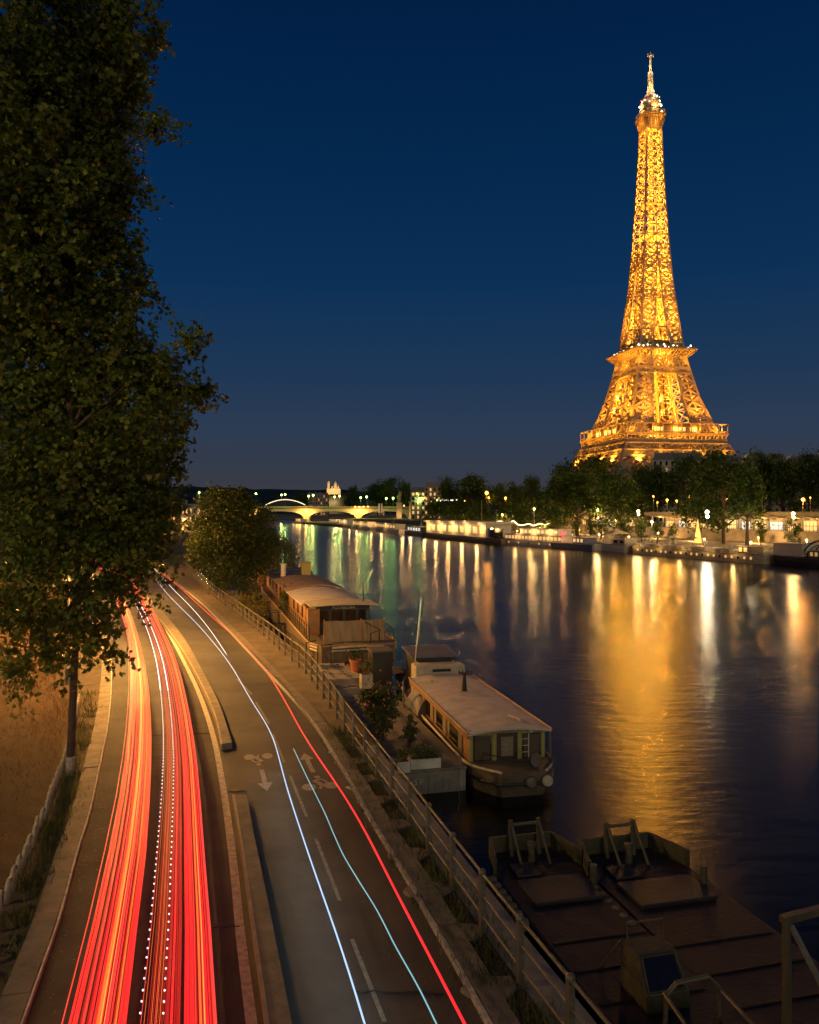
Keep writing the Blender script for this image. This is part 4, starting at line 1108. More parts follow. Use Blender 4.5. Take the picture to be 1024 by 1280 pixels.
# ------------------------------------------------------------------ long houseboat (barge)
LB_ = thing('barge', 'long houseboat barge with curved grey and brown roofs and a canvas screen across its stern', 'barge', (-3.15, 49.3, WATER), .262)
hull_part(LB_, M['hull'], M['wood'], L=46, W=5.5, H=2.35, bow=.14, stern=.05, sheer=.4, flare=.10, n=24, z0=-.4, stern_w=.82)
mb = MB()
for z in (2.32, 2.12): mb.tube([(-2.75, 1.6, z), (-2.45, .5, z + .02), (-1.5, -.02, z + .07), (0, -.16, z + .13), (1.5, -.02, z + .07), (2.45, .5, z), (2.75, 1.6, z)], .065, 6)
mb.build('stern_strake', M['cream'], LB_)
text_mesh('Milla Ellen', .30, M['letter'], LB_, (1.35, -.10, 1.92), (rad(90), 0, rad(9)))
mb = MB(); mb.bb(-2.05, 2.05, 9.0, 41.5, 2.2, 4.10); cab = mb.build('cabin', M['wood'], LB_)
for k, y in enumerate((10.4, 13.0, 15.6, 19.8, 22.6, 26.0, 29.4, 33.0, 36.5)):
    mb = MB(); mb.bb(-2.075, -2.052, y, y + (.7 if k < 3 else 1.2), 2.95, 3.75); w = mb.build('window', M['glass'], LB_)
    mb = MB(); mb.bb(-2.10, -2.056, y - .08, y + (.78 if k < 3 else 1.28), 2.86, 2.94); mb.build('sill', M['wood'], w)
roof(LB_, 'roof', M['roof_grey'], 2.45, 8.6, 18.2, 4.12, .38)
roof(LB_, 'roof', M['roof_brown'], 2.52, 18.0, 29.0, 4.24, .40)
roof(LB_, 'roof', M['roof_blue'], 2.40, 28.8, 42.2, 4.14, .36)
mb = MB(); mb.lathe([(.26, 4.3), (.26, 5.5), (.30, 5.52), (.30, 5.62)], (-1.3, 31, 0), 10); mb.build('chimney', M['white'], LB_)
mb = MB(); mb.bb(.5, 1.4, 31.0, 31.8, 4.3, 5.6); mb.bb(.42, 1.48, 30.9, 31.9, 5.6, 5.7); mb.build('chimney', M['olive'], LB_)
mb = MB(); mb.bb(-1.95, 2.0, 33, 36, 4.52, 4.6); mb.bb(-1.5, 1.7, 37, 39, 4.5, 4.6); mb.build('roof_panel', M['tarp_blue'], LB_)
# wheelhouse near the stern
mb = MB(); mb.bb(-1.75, 2.0, 6.0, 8.5, 2.3, 4.30); wh = mb.build('wheelhouse', M['hull_dark'], LB_)
roof(wh, 'roof', M['cream'], 2.35, 5.2, 8.7, 4.34, .10)
o = [c for c in wh.children if c.name.startswith('roof')][0]; o.location = (.15, 0, 0)
for x0 in (-1.6, -.65, .30, 1.2):
    mb = MB(); mb.bb(x0, x0 + .72, 5.972, 5.996, 3.1, 3.95); mb.build('window', M['glass'], wh)
text_mesh('PUTABOSIA.', .30, M['letter'], wh, (.20, 5.985, 4.13), FACE)
mb = MB(); mb.tube([(1.75, 7.0, 4.4), (1.75, 7.0, 5.7)], .05, 6); mb.build('mast', M['dark'], wh)
mb = MB(); mb.bb(-2.35, -1.55, 5.6, 6.4, 2.3, 4.1); mb.build('locker', M['wood'], LB_)
# canvas screen on posts
for x0, x1 in ((-1.75, .55), (.65, 2.05)):
    mb = MB(); rings = []
    for i in range(9):
        x = x0 + (x1 - x0) * i / 8; s_ = .03 * math.sin(i * 1.9)
        rings.append([(x, 2.0 + s_, 2.42), (x, 2.03 + s_, 2.42), (x, 2.03 - s_, 3.75 + .015 * math.sin(i)), (x, 2.0 - s_, 3.75 + .015 * math.sin(i))])
    mb.loft(rings); mb.build('canvas_screen', M['canvas'], LB_)
mb = MB()
for x in (-1.8, .6, 2.1): mb.beam((x, 2.06, 2.3), (x, 2.06, 3.85), .07)
mb.build('screen_post', M['wood'], LB_)
mb = MB(); mb.tube([(1.0, 1.2, 2.3), (1.0, 1.1, 3.0), (1.6, 1.15, 3.2), (1.6, 1.3, 2.3)], .035, 6); mb.tube([(.65, 1.2, 3.75), (1.65, 1.2, 3.2)], .03, 6)
mb.tube([(2.25, 2.5, 3.5), (2.6, 1.6, 3.25), (2.68, 1.6, 2.3)], .04, 6); mb.tube([(2.6, 3.0, 3.2), (2.6, 3.0, 2.3)], .03, 6); mb.tube([(2.25, 3.8, 2.95), (2.65, 1.7, 2.8)], .025, 6); mb.build('stern_rail', M['dark'], LB_)
mb = MB()
for k in range(14): mb.tube([(-2.62, 3 + k * 1.25, 2.4), (-2.62, 3 + k * 1.25, 3.3)], .03, 5)
mb.tube([(-2.62, 3, 3.3), (-2.62, 19.3, 3.3)], .03, 5); mb.tube([(-2.62, 3, 2.85), (-2.62, 19.3, 2.85)], .02, 5); mb.build('side_rail', M['dark'], LB_)
mb = MB(); mb.bb(-4.9, -2.7, 15.0, 16.2, 1.72, 1.82)
for y in (15.0, 16.2):
    mb.tube([(-4.9, y, 2.7), (-2.7, y, 2.9)], .03, 5)
    for k in range(4): mb.tube([(-4.9 + k * .72, y, 1.8), (-4.9 + k * .72, y, 2.75)], .025, 5)
gw = mb.build('gangway', M['dark'], LB_)
for i, y in enumerate((20.0, 21.2)):
    nr = np.random.default_rng(40 + i); C = np.array((-2.35, y, 3.0)) + nr.normal(size=(420, 3)) * np.array((.18, .35, .55)); V, F = quad_leaves(C, .16, i); np_mesh('climbing_plant', V, F, M['weed'], LB_)
# stern gallery below the strake: lower landing with rail and orange edge
mb = MB(); mb.bb(-1.2, 2.5, -1.6, -.25, .95, 1.08); mb.build('stern_platform', M['wood'], LB_)
mb = MB()
for x in (-1.1, -.2, .7, 1.6, 2.4): mb.tube([(x, -1.5, 1.05), (x, -1.5, 1.75)], .03, 5)
mb.tube([(-1.1, -1.5, 1.75), (2.4, -1.5, 1.75)], .03, 5); mb.build('platform_rail', M['dark'], LB_)
# a red-roofed barge further on, half hidden by the willow
b2 = thing('barge', 'low barge with a red brown roof moored beyond the long houseboat, behind the willow', 'barge', (-16.4, 99, WATER), .33)
hull_part(b2, M['hull_dark'], M['wood'], L=26, W=4.6, H=1.6, bow=.2, stern=.06, sheer=.4, n=14)
mb = MB(); mb.bb(-1.8, 1.8, 3, 18, 1.5, 3.2); mb.build('cabin', M['wood'], b2); roof(b2, 'roof', M['terracotta'], 2.1, 2.6, 18.5, 3.25, .25)
for k in range(5):
    mb = MB(); mb.bb(-1.825, -1.802, 4 + k * 2.8, 5.4 + k * 2.8, 2.1, 2.8); mb.build('window', M['glass'], b2)

# ------------------------------------------------------------------ pontoons between quay and boats
P1 = thing('pontoon', 'long concrete pontoon with white planter boxes and stencilled number beside the small houseboat', 'pontoon', (.72, 30.4, WATER), .245)
mb = MB(); mb.bb(-1.55, 1.5, 0, 11.5, -.3, .88); pb = mb.build('float', M['concrete'], P1, bevel=.04)
mb = MB(); mb.bb(-1.58, 1.53, -.02, 11.55, .80, .92); mb.build('deck', M['kerb'], P1, bevel=.02)
mb = MB(); 
for k in range(11): mb.bb(-1.4 + k * .28, -1.36 + k * .28, -.03, -.003, -.1, .76)
mb.build('ribs', M['concrete'], pb)
text_mesh('935 F', .30, M['letter'], P1, (-.55, -.035, .46), FACE)
mb = MB(); mb.tube([(1.35, .3, .9), (1.35, .3, 1.25)], .07, 8); mb.build('bollard', M['steel'], P1); mb = MB(); mb.tube([(1.35, 9.6, .9), (1.35, 9.6, 2.0)], .06, 8); mb.build('bollard', M['steel'], P1)
mb = MB(); mb.tube([(1.3, .3, 1.1), (.6, -2.0, .35), (-.15, -4.2, .9)], .016, 5)
o = mb.build('mooring_rope', M['rope'], P1)
def planter(label, loc, rz, sx, sy, h, plants, seed, pm=None, grp='planters on the pontoon'):
    t = thing('planter_box', label, 'planter', loc, rz, grp)
    mb = MB(); mb.bb(-sx / 2, sx / 2, -sy / 2, sy / 2, 0, h); b = mb.build('box', pm or M['white'], t, bevel=.02)
    mb = MB(); mb.bb(-sx / 2 + .05, sx / 2 - .05, -sy / 2 + .05, sy / 2 - .05, h, h + .006); mb.build('earth', M['soil'], t)
    nr = np.random.default_rng(seed); P = []
    for (x, y, r, hh, n) in plants:
        z = nr.random(n) ** .8 * hh; P.append(np.stack([x + nr.normal(0, r, n), y + nr.normal(0, r, n), h + z], 1))
    V, F = quad_leaves(np.concatenate(P), .09, seed, .45, -.3); np_mesh('plants', V, F, M['weed'], t)
    return t
p = G(531, 962, -.80); planter('long white planter box with low green plants at the pontoon end', (p.x, p.y + .2, -.78), .245, 1.2, .42, .38, [(-.3, 0, .15, .35, 300), (.3, 0, .15, .3, 300), (0, .1, .2, .5, 200)], 1)
p = G(503, 967, -.80); planter('short white planter box beside the railing at the pontoon end', (p.x, p.y + .2, -.78), .245, .50, .5, .42, [(0, 0, .14, .4, 260)], 2)
p = G(514, 935, -.80); bush('shrub', 'small upright green shrub on the pontoon behind the long white planter', 'shrub', (p.x, p.y, -.78), [((0, 0, .8), .34), ((.05, 0, 1.25), .25), ((-.1, .1, .4), .3)], None, 900, .10, 31, M['weed'], .0, 2, 'shrubs on the pontoon')
p = G(474, 928, -.80)
ol = bush('shrub', 'tall flowering shrub with pink blossom on the pontoon next to the railing', 'shrub', (p.x, p.y, -.78), [((0, 0, .8), .55), ((.1, .3, 1.3), .65), ((-.35, .1, 1.8), .5), ((.4, .2, 1.9), .45), ((0, 0, 2.0), .45), ((-.1, .9, 1.2), .5)], None, 3400, .13, 32, M['weed'], .0, 4, 'shrubs on the pontoon')
nr = np.random.default_rng(2); C = np.array((0, .1, 1.95)) + nr.normal(size=(170, 3)) * np.array((.5, .4, .42))
M['blossom'] = leafmat('blossom', (.40, .09, .09), (.55, .22, .16), (.45, .40, .14), 1, .1)
V, F = quad_leaves(C, .075, 3, .9); np_mesh('blossom', V, F, M['blossom'], ol)
# stepped concrete landing near the barge's stern
P2 = thing('landing_stage', 'stepped concrete landing stage with clutter below the stern of the long barge', 'landing stage', (-3.55, 43.0, WATER), .262)
mb = MB(); mb.bb(-1.5, 1.25, .9, 5.6, -.3, 1.55); mb.build('platform', M['concrete'], P2, bevel=.03)
mb = MB(); mb.bb(-1.35, 1.2, .1, .895, -.3, 1.18); mb.bb(-1.2, 1.2, -1.2, .095, -.3, .78); mb.build('step', M['concrete'], P2, bevel=.02)
mb = MB(); mb.tube([(-1.3, 5.2, 1.55), (-1.3, 5.2, 2.9), (-.7, 5.3, 3.0)], .035, 6); mb.tube([(-.6, 5.3, 1.55), (-.6, 5.3, 2.7)], .035, 6); mb.tube([(-.6, 5.3, 2.7), (1.0, 5.4, 2.75)], .03, 6); mb.tube([(.2, 5.35, 1.55), (.2, 5.35, 2.75)], .03, 6); mb.tube([(1.05, 4.9, 1.55), (1.05, 4.9, 2.4), (1.6, 2.0, .4)], .04, 6); mb.build('handrail', M['dark'], P2)
mb = MB(); rc = random.Random(4)
for k in range(5): mb.tube([(rc.uniform(-.7, .7), rc.uniform(3.4, 5.0), 1.58 + .02 * k) for _ in range(6)], .018, 5)
mb.build('hose', M['tarp_blue'], P2)
pot = thing('flower_pot', 'round terracotta flower pot on the concrete landing stage', 'flower pot', (-3.55 + .45, 46.0, WATER + 1.55), 0)
mb = MB(); mb.lathe([(.24, 0), (.33, .55), (.38, .56), (.38, .68), (.32, .68), (.30, .6)], n=14); mb.build('pot', M['terracotta'], pot)
nr = np.random.default_rng(5); V, F = quad_leaves(np.array((0, 0, .95)) + nr.normal(size=(160, 3)) * .2, .12, 6); np_mesh('plant', V, F, M['leaf_dark'], pot)
planter('square cream planter with a drooping plant at the corner of the landing stage', (-2.35, 43.3, WATER + 1.18), .26, .62, .62, .75, [(0, 0, .2, .7, 260)], 8, M['cream'], 'planters on the pontoon')
cb = thing('steel_cabinet', 'tall dark steel cabinet standing between the landing stage and the barge stern', 'cabinet', (-1.55, 45.4, WATER), .26)
mb = MB(); mb.bb(-.55, .6, 0, 1.3, -.3, 2.75); mb.build('body', M['hull_dark'], cb, bevel=.03); mb = MB(); mb.bb(-.62, .66, -.05, 1.35, 2.75, 2.83); mb.build('lid', M['hull'], cb)
# paved landing strip along the long barge
P3 = thing('landing_stage', 'long stone paved landing strip between the railing and the long barge', 'landing stage', (-9.35, 52.5, WATER), .268)
mb = MB(); mb.bb(-.85, 1.35, 0, 46, -.4, 1.25); mb.build('platform', M['walk'], P3, bevel=.03)
for k in range(3):
    mb = MB(); mb.lathe([(.16, 1.25), (.13, 1.5), (.2, 1.58), (.2, 1.66), (.1, 1.7)], (.4, 7 + k * 9, 0), 10); mb.build('bollard', M['dark'], P3)

# ------------------------------------------------------------------ two work barges in the dark, bottom right
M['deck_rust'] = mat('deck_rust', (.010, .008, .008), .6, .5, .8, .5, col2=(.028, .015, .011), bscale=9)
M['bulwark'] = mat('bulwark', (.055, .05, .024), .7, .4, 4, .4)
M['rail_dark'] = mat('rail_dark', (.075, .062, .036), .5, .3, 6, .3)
def work_barge(label, loc, rz, W, L):
    t = thing('work_barge', label, 'barge', loc, rz, 'dark work barges moored below the railing')
    mb = MB(); w = W / 2
    poly = [(-w, -L), (w, -L), (w, -1.4), (w * .72, 0), (-w * .72, 0), (-w, -1.4)]
    mb.prism(poly, -.4, .85); mb.build('hull', M['hull_dark'], t)
    mb = MB(); inner = [(x * .97, y - .03) for x, y in poly]; mb.prism(inner, .851, .87); mb.build('deck', M['deck_rust'], t)
    mb = MB()
    for a, b in ((poly[2], poly[3]), (poly[3], poly[4]), (poly[4], poly[5])): mb.beam((a[0], a[1], 1.08), (b[0], b[1], 1.08), .10, .46)
    mb.build('bow_bulwark', M['bulwark'], t)
    mb = MB()
    for x in (-.42, .42): mb.tube([(x, -.35, .8), (x * 1.02, -.25, 1.85)], .075, 8); mb.tube([(x, -.35, 1.8), (x, -1.15, .9)], .04, 6)
    mb.tube([(-.45, -.26, 1.72), (.45, -.26, 1.72)], .05, 6); mb.build('bow_frame', M['rail_dark'], t)
    mb = MB(); mb.lathe([(.1, .85), (.1, 1.3), (.14, 1.32), (.14, 1.4)], (0, -.8, 0), 8); mb.build('bollard', M['rail_dark'], t); mb = MB(); mb.lathe([(.1, .85), (.1, 1.35)], (w * .85, -2.4, 0), 8); mb.build('bollard', M['rail_dark'], t)
    mb = MB(); mb.bb(-w * .7, w * .7, -3.3, -2.0, .872, .98); mb.bb(-w * .6, -.1, -1.75, -1.0, .872, .95); mb.build('hatch', M['hull_dark'], t, bevel=.02)
    mb = MB()
    for k in range(5): mb.bb(-w * .9, w * .9, -5.0 - k * 1.15, -4.93 - k * 1.15, .872, .90)
    mb.build('deck_seam', M['deck_rust'], t)
    mb = MB(); rings_ = []
    for k in range(7): mb.ball((-w - .12, -1.5 - .38 * k, .75), .17, 8)
    mb.build('fender_chain', M['rope'], t)
    return t
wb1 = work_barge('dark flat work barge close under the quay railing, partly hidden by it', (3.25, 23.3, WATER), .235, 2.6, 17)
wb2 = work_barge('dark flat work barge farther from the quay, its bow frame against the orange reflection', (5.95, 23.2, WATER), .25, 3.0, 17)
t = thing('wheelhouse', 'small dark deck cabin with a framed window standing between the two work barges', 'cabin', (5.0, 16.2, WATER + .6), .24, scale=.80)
mb = MB(); rings = [[(-.6, -.55, 0), (.6, -.55, 0), (.6, .75, 0), (-.6, .75, 0)], [(-.6, -.55, .75), (.6, -.55, .75), (.6, .75, .75), (-.6, .75, .75)], [(-.55, .0, 1.5), (.55, .0, 1.5), (.55, .7, 1.5), (-.55, .7, 1.5)]]
mb.loft(rings); mb.build('cabin', M['bulwark'], t, bevel=.02)
mb = MB(); mb.quad((-.47, -.5, .83), (.47, -.5, .83), (.42, -.07, 1.42), (-.42, -.07, 1.42)); o = mb.build('window', M['glass'], t); o.location = (0, -.012, 0)
mb = MB(); mb.tube([(-.52, -.56, .78), (.52, -.56, .78), (.46, -.08, 1.46), (-.46, -.08, 1.46), (-.52, -.56, .78)], .03, 6); mb.build('window_frame', M['rail_dark'], t)
mb = MB(); mb.tube([(-.5, .5, 1.5), (-.55, .55, 2.0), (.5, .55, 2.0), (.5, .5, 1.5)], .03, 6); mb.tube([(-.6, .7, 1.5), (-.85, 1.7, .1)], .03, 6); mb.tube([(.55, .7, 1.5), (.6, 1.9, .1)], .03, 6); mb.build('roof_rail', M['rail_dark'], t)
t = thing('deck_rail', 'bent tube guard rail on the work barge deck at the bottom edge', 'rail', (5.25, 14.6, WATER + .87), .2)
mb = MB(); mb.tube([(-.55, .2, 0), (-.5, .2, .95), (-.3, .2, 1.15), (.35, .2, 1.2), (.55, .2, 1.0), (.6, .2, 0)], .045, 8); mb.tube([(-.55, .2, 1.0), (-.7, -1.8, .9)], .04, 6); mb.tube([(.58, .2, .95), (.55, -1.8, .9)], .04, 6); mb.build('rail', M['rail_dark'], t)
mb = MB(); mb.bb(-.7, .8, -1.2, -.1, 0, .5); mb.build('locker', M['bulwark'], t, bevel=.03)
t = thing('lifting_frame', 'dark yellowish steel gantry frame on the outer barge in the bottom right corner', 'gantry', (7.6, 15.3, WATER + .87), .25)
mb = MB()
for x, y in ((-.45, 0), (.95, .2), (.95, -1.6)): mb.beam((x, y, 0), (x, y, 2.05), .13)
mb.beam((-.55, 0, 2.1), (1.3, .25, 2.1), .16, .14); mb.beam((.95, .3, 2.1), (.95, -1.7, 2.1), .12); mb.build('frame', M['rail_dark'], t, bevel=.01)
mb = MB(); mb.beam((-.40, -.05, 2.0), (-.1, -1.5, .2), .08); mb.build('brace', M['steel'], t)
mb = MB(); mb.bb(.4, 1.5, -1.3, -.2, 0, 1.5); mb.lathe([(.25, 1.5), (.25, 1.7)], (.8, -.7, 0), 10); mb.build('winch_house', M['bulwark'], t, bevel=.04)
# ------------------------------------------------------------------ right bank: ground, walls, station
RP = Vector((80, 157, 0)); RD = Vector((-.300, .954, 0)); RN = Vector((.954, .300, 0)); RB_RZ = math.atan2(.300, .954)
def RB(s, o, z=0.0): return RP + RD * s + RN * o + Vector((0, 0, z))
def rb_local(t_s, t_o=0, z=0): return RB(t_s, t_o, z)
M['quay_stone'] = mat('quay_stone', (.26, .215, .15), .9, .35, .35, .4, detail=10)
M['gravel'] = mat('gravel', (.16, .13, .09), .95, .35, .6, .3)
mb = MB()
for s0, s1, o0, o1, z0, z1 in ((-160, 640, 0, 46, -6, 0.0), (-160, 640, 46.5, 900, -6, 3.0)):
    c = [RB(s0, o0), RB(s1, o0), RB(s1, o1), RB(s0, o1)]
    mb.prism([(p.x, p.y) for p in reversed(c)], z0, z1)
tag(mb.build('far_ground', M['gravel']), kind='structure')
# ground beyond the bridge, closing the river's far bend, and the hills
mb = MB(); mb.prism([(-900, 1250), (600, 1250), (900, 6000), (-3000, 6000)], -6, 2.5); tag(mb.build('far_terrain', M['gravel']), kind='structure')
M['hill'] = leafmat('hill', (.012, .018, .008), (.022, .028, .010), (.03, .03, .012), .02, 0)
mb = MB(); pts = []
rg = random.Random(31)
for k in range(61):
    x = -1500 + k * 40; px = 512 + x / 3.0
    h = 9 + (640 - (612 - 4 * math.exp(-((px - 230) / 70) ** 2) + rg.uniform(-.7, .7) + (2 if px > 440 else 0))) * 3.0
    pts.append((x, h))
vs = []; n = len(pts)
for x, h in pts: vs += [(x * .95, 2600, 0), (x, 3000, h), (x * 1.05, 3700, h * .9)]
mb.add(vs, [(k * 3 + j, k * 3 + j + 1, (k + 1) * 3 + j + 1, (k + 1) * 3 + j) for k in range(n - 1) for j in (0, 1)])
tag(mb.build('hills', M['hill']), kind='structure')

# retaining wall with coping along the lower quay
RW = thing('retaining_wall', 'long pale stone retaining wall at the back of the far quay below the station', 'wall', RB(0, 46.3), RB_RZ)
mb = MB(); mb.bb(-.6, .5, -120, 330, -.5, 3.3); mb.build('wall', M['quay_stone'], RW)
mb = MB(); mb.bb(-.9, .8, -120, 330, 3.3, 3.65); mb.build('coping', M['quay_stone'], RW)
# covered riverside station
M['canopy'] = mat('canopy', (.20, .17, .12), .8, .3, .4)
M['station_wall'] = mat('station_wall', (.42, .37, .28), .8, .2, .5)
def station(label, s0, s1, bay, seed):
    L = s1 - s0; t = thing('station', label, 'station', RB(s0, 50, 3.0), RB_RZ); rg = random.Random(seed)
    mb = MB(); mb.bb(5.6, 6.2, 0, L, 0, 4.3); mb.build('back_wall', M['station_wall'], t)
    mb = MB(); mb.bb(-3.2, 7.5, 0, L, 5.15, 5.95); mb.bb(-3.5, -3.2, 0, L, 5.0, 6.05); rf = mb.build('canopy_roof', M['canopy'], t)
    mb = MB(); n = int(L / 2.6)
    for k in range(n + 1):
        y = k * L / n; mb.beam((-3.1, y, 5.0), (4.0, y, 4.0), .22, .5)
    mb.build('rafters', M['canopy'], rf)
    n = int(L / bay); g = MB()
    for k in range(n + 1):
        y = k * L / n; mb = MB(); mb.bb(-.16, .16, y - .16, y + .16, 0, 4.9); mb.build('column', M['steel'], t)
    for k in range(n):
        y0 = (k + .5) * L / n; kind = rg.random()
        m = M['win_warm2'] if kind < .6 else (M['win_cool'] if kind < .85 else M['glass'])
        w = bay * rg.uniform(.25, .42); mb = MB(); mb.bb(5.50, 5.59, y0 - w, y0 + w, .5, rg.choice((2.6, 3.0, 3.3)))
        w_ = mb.build('window', m, t); fm = MB(); nb_ = 3 + int(rg.random() * 4)
        for q in range(nb_ + 1): fm.bb(5.42, 5.48, y0 - w + 2 * w * q / nb_ - .06, y0 - w + 2 * w * q / nb_ + .06, .4, 3.2)
        fm.bb(5.40, 5.485, y0 - w, y0 + w, 1.9, 2.02); fm.build('frame', M['hull_dark'], w_)
        if kind < .8: lamp('ceiling_light', (1.6, y0, 4.0), rg.uniform(500, 1100), rg.choice((WARM, WHITE, WARM)), .3, t)
    mb = MB(); mb.bb(-3.0, -2.9, 0, L, .9, 1.0); mb.bb(-3.0, -2.9, 0, L, .4, .46)
    for k in range(int(L / 2)): mb.bb(-3.0, -2.9, k * 2, k * 2 + .1, 0, .9)
    mb.build('balustrade', M['steel'], t)
    return t
M['win_warm2'] = emat('window_warm', (1.0, .60, .25), .75); M['win_cool'] = emat('window_cool', (.75, .86, 1.0), .6); M['win_dim'] = emat('window_dim', (1.0, .55, .18), .35)
station('long riverside station with sloped canopy roof and lit white frontage behind the moored barges', -75, 128, 6.5, 3)
station('short canopied pavilion of the station seen between the two big trees', 146, 190, 6.5, 4)

# ------------------------------------------------------------------ buildings
def block(name, label, loc, rz, W, D, H, floors, bays, m, seed, roof_h=4, lit=.1, group=None, wm=None):
    t = thing(name, label, 'building', loc, rz, group=group); rg = random.Random(seed)
    mb = MB(); mb.bb(-W / 2, W / 2, 0, D, 0, H); mb.build('wall', m, t)
    mb = MB(); i = roof_h * .45; mb.loft([[(-W / 2, 0, H), (W / 2, 0, H), (W / 2, D, H), (-W / 2, D, H)], [(-W / 2 + i, i, H + roof_h), (W / 2 - i, i, H + roof_h), (W / 2 - i, D - i, H + roof_h), (-W / 2 + i, D - i, H + roof_h)]])
    r = mb.build('roof', M['zinc'], t)
    mb = MB(); mb.bb(-W / 2 - .3, W / 2 + .3, -.35, -.003, H - .5, H - .05); mb.bb(-W / 2 - .2, W / 2 + .2, -.25, -.003, H - 3.9, H - 3.6); mb.build('cornice', m, t)
    for k in range(max(1, int(W / 9))):
        x = -W / 2 + 3 + k * 9 + rg.uniform(-1.5, 1.5); mb = MB(); mb.bb(x, x + 1.6, 3, 4, H + roof_h * .5, H + roof_h + rg.uniform(1, 2)); mb.build('chimney', m, r)
    fh = H / floors; bw = W / bays
    for f in range(floors):
        for b in range(bays):
            x = -W / 2 + (b + .5) * bw; z = f * fh + fh * .25
            mb = MB(); mb.bb(x - bw * .2, x + bw * .2, -.12, -.004, z, z + fh * .58)
            mb.build('window', (wm or M['win_dim']) if rg.random() < lit else M['glass'], t)
    return t
M['zinc'] = mat('zinc', (.13, .135, .15), .5, .2, .5)
M['facade'] = mat('facade', (.38, .34, .28), .85, .15, .3); M['facade2'] = mat('facade2', (.27, .22, .16), .85, .2, .3)
p = AT(848, 640, 430); block('apartment_building', 'pale stone apartment block with rows of windows in front of the tower foot', (p.x, p.y, 3), rad(-14), 27, 14, 34, 9, 9, M['facade'], 1, 4, .03)
for i, (px, wd, top, lb) in enumerate(((905, 42, 569, 'dark roofed apartment block just right of the pale block, above the trees'), (958, 44, 567, 'dark roofed apartment block with one lit window above the trees at the right'), (1012, 44, 569, 'dark roofed apartment block at the right edge above the trees'))):
    p = AT(px, 640, 450); h = (640 - top) * .45 + 6 - 4; block('apartment_building', lb, (p.x, p.y, 3), rad(-14), wd * .5, 14, h, 8, 6, M['facade2'], 5 + i, 4, .05)
p = AT(526, 640, 640); block('apartment_building', 'apartment block with warm lit windows behind the statue plinth at the bridge end', (p.x, p.y, 3), rad(-5), 16, 12, 22, 6, 4, M['facade2'], 11, 4, .55, None, M['win_warm2'])
p = AT(541, 640, 620); block('apartment_building', 'taller apartment block with warm lit windows left of the tree clump', (p.x, p.y, 3), rad(-5), 13, 12, 25, 7, 4, M['facade2'], 12, 4, .5, None, M['win_warm2'])
p = AT(397, 640, 1300); block('apartment_building', 'broad low building with dim windows beyond the bridge, left of the white domes', (p.x, p.y, 3), 0, 34, 16, 34, 6, 8, M['facade2'], 13, 3, .3)
p = AT(470, 640, 1350); block('apartment_building', 'low dim building beyond the bridge, right of the white domes', (p.x, p.y, 3), 0, 30, 16, 22, 5, 7, M['facade2'], 14, 3, .3)
far_glow = []
for i, (px, wpx, top, lb) in enumerate(((208, 22, 632, 'long building with a row of warm lit windows left of the bushy tree'), (236, 30, 634, 'low building with bright warm windows directly behind the bushy tree'), (264, 26, 631, 'lit building peeping out behind the middle of the bushy tree'))):
    p = AT(px, 640, 330 + i * 25); k = (330 + i * 25) / 1000; block('riverside_building', lb, (p.x, p.y, 0), 0, wpx * k, 8, (640 - top) * k + 9, 3, 6, M['facade2'], 20 + i, 1.5, .75, None, M['win_warm2'])
    far_glow.append((p.x, p.y - 7))

# white domed basilica on the hill
SB = thing('basilica', 'floodlit pale domed basilica with a bell tower on the distant hill', 'church', AT(417, 614, 2900)); k = 2.9
M['travertine'] = mat('travertine', (.55, .47, .32), .8, .1, .05)
mb = MB(); mb.bb(-8 * k, 9 * k, -12, 20, -12, 3.2 * k); mb.build('nave', M['travertine'], SB)
def dome(r, h0, h1, x, y, nm): 
    mb = MB(); H = h1 - h0; mb.lathe([(r, h0), (r, h0 + H * .35), (r * 1.05, h0 + H * .36), (r * .95, h0 + H * .5), (r * .7, h0 + H * .72), (r * .35, h0 + H * .87), (r * .22, h0 + H * .9), (r * .2, h0 + H * .96), (r * .04, h0 + H)], (x, y, 0), 14); mb.build(nm, M['travertine'], SB, smooth=True)
dome(2.7 * k, 2 * k, 12.5 * k, 2.6 * k, 0, 'main_dome'); dome(1.3 * k, 2 * k, 7 * k, -1.4 * k, -8, 'small_dome'); dome(1.3 * k, 2 * k, 7 * k, 6.6 * k, -8, 'small_dome')
mb = MB(); w = 1.35 * k; mb.bb(-7.4 * k, -7.4 * k + 2 * w, -5, 5, 0, 10 * k); mb.lathe([(w * 1.05, 10 * k), (w * .9, 11.4 * k), (w * .4, 12.8 * k), (.2, 13.6 * k)], (-7.4 * k + w, 0, 0), 10); mb.build('bell_tower', M['travertine'], SB)
for x in (-6.2, 0, 5.5): lamp('floodlight', (x * k, -60, 2 * k), 7e4, (1, .62, .24), 2, SB)

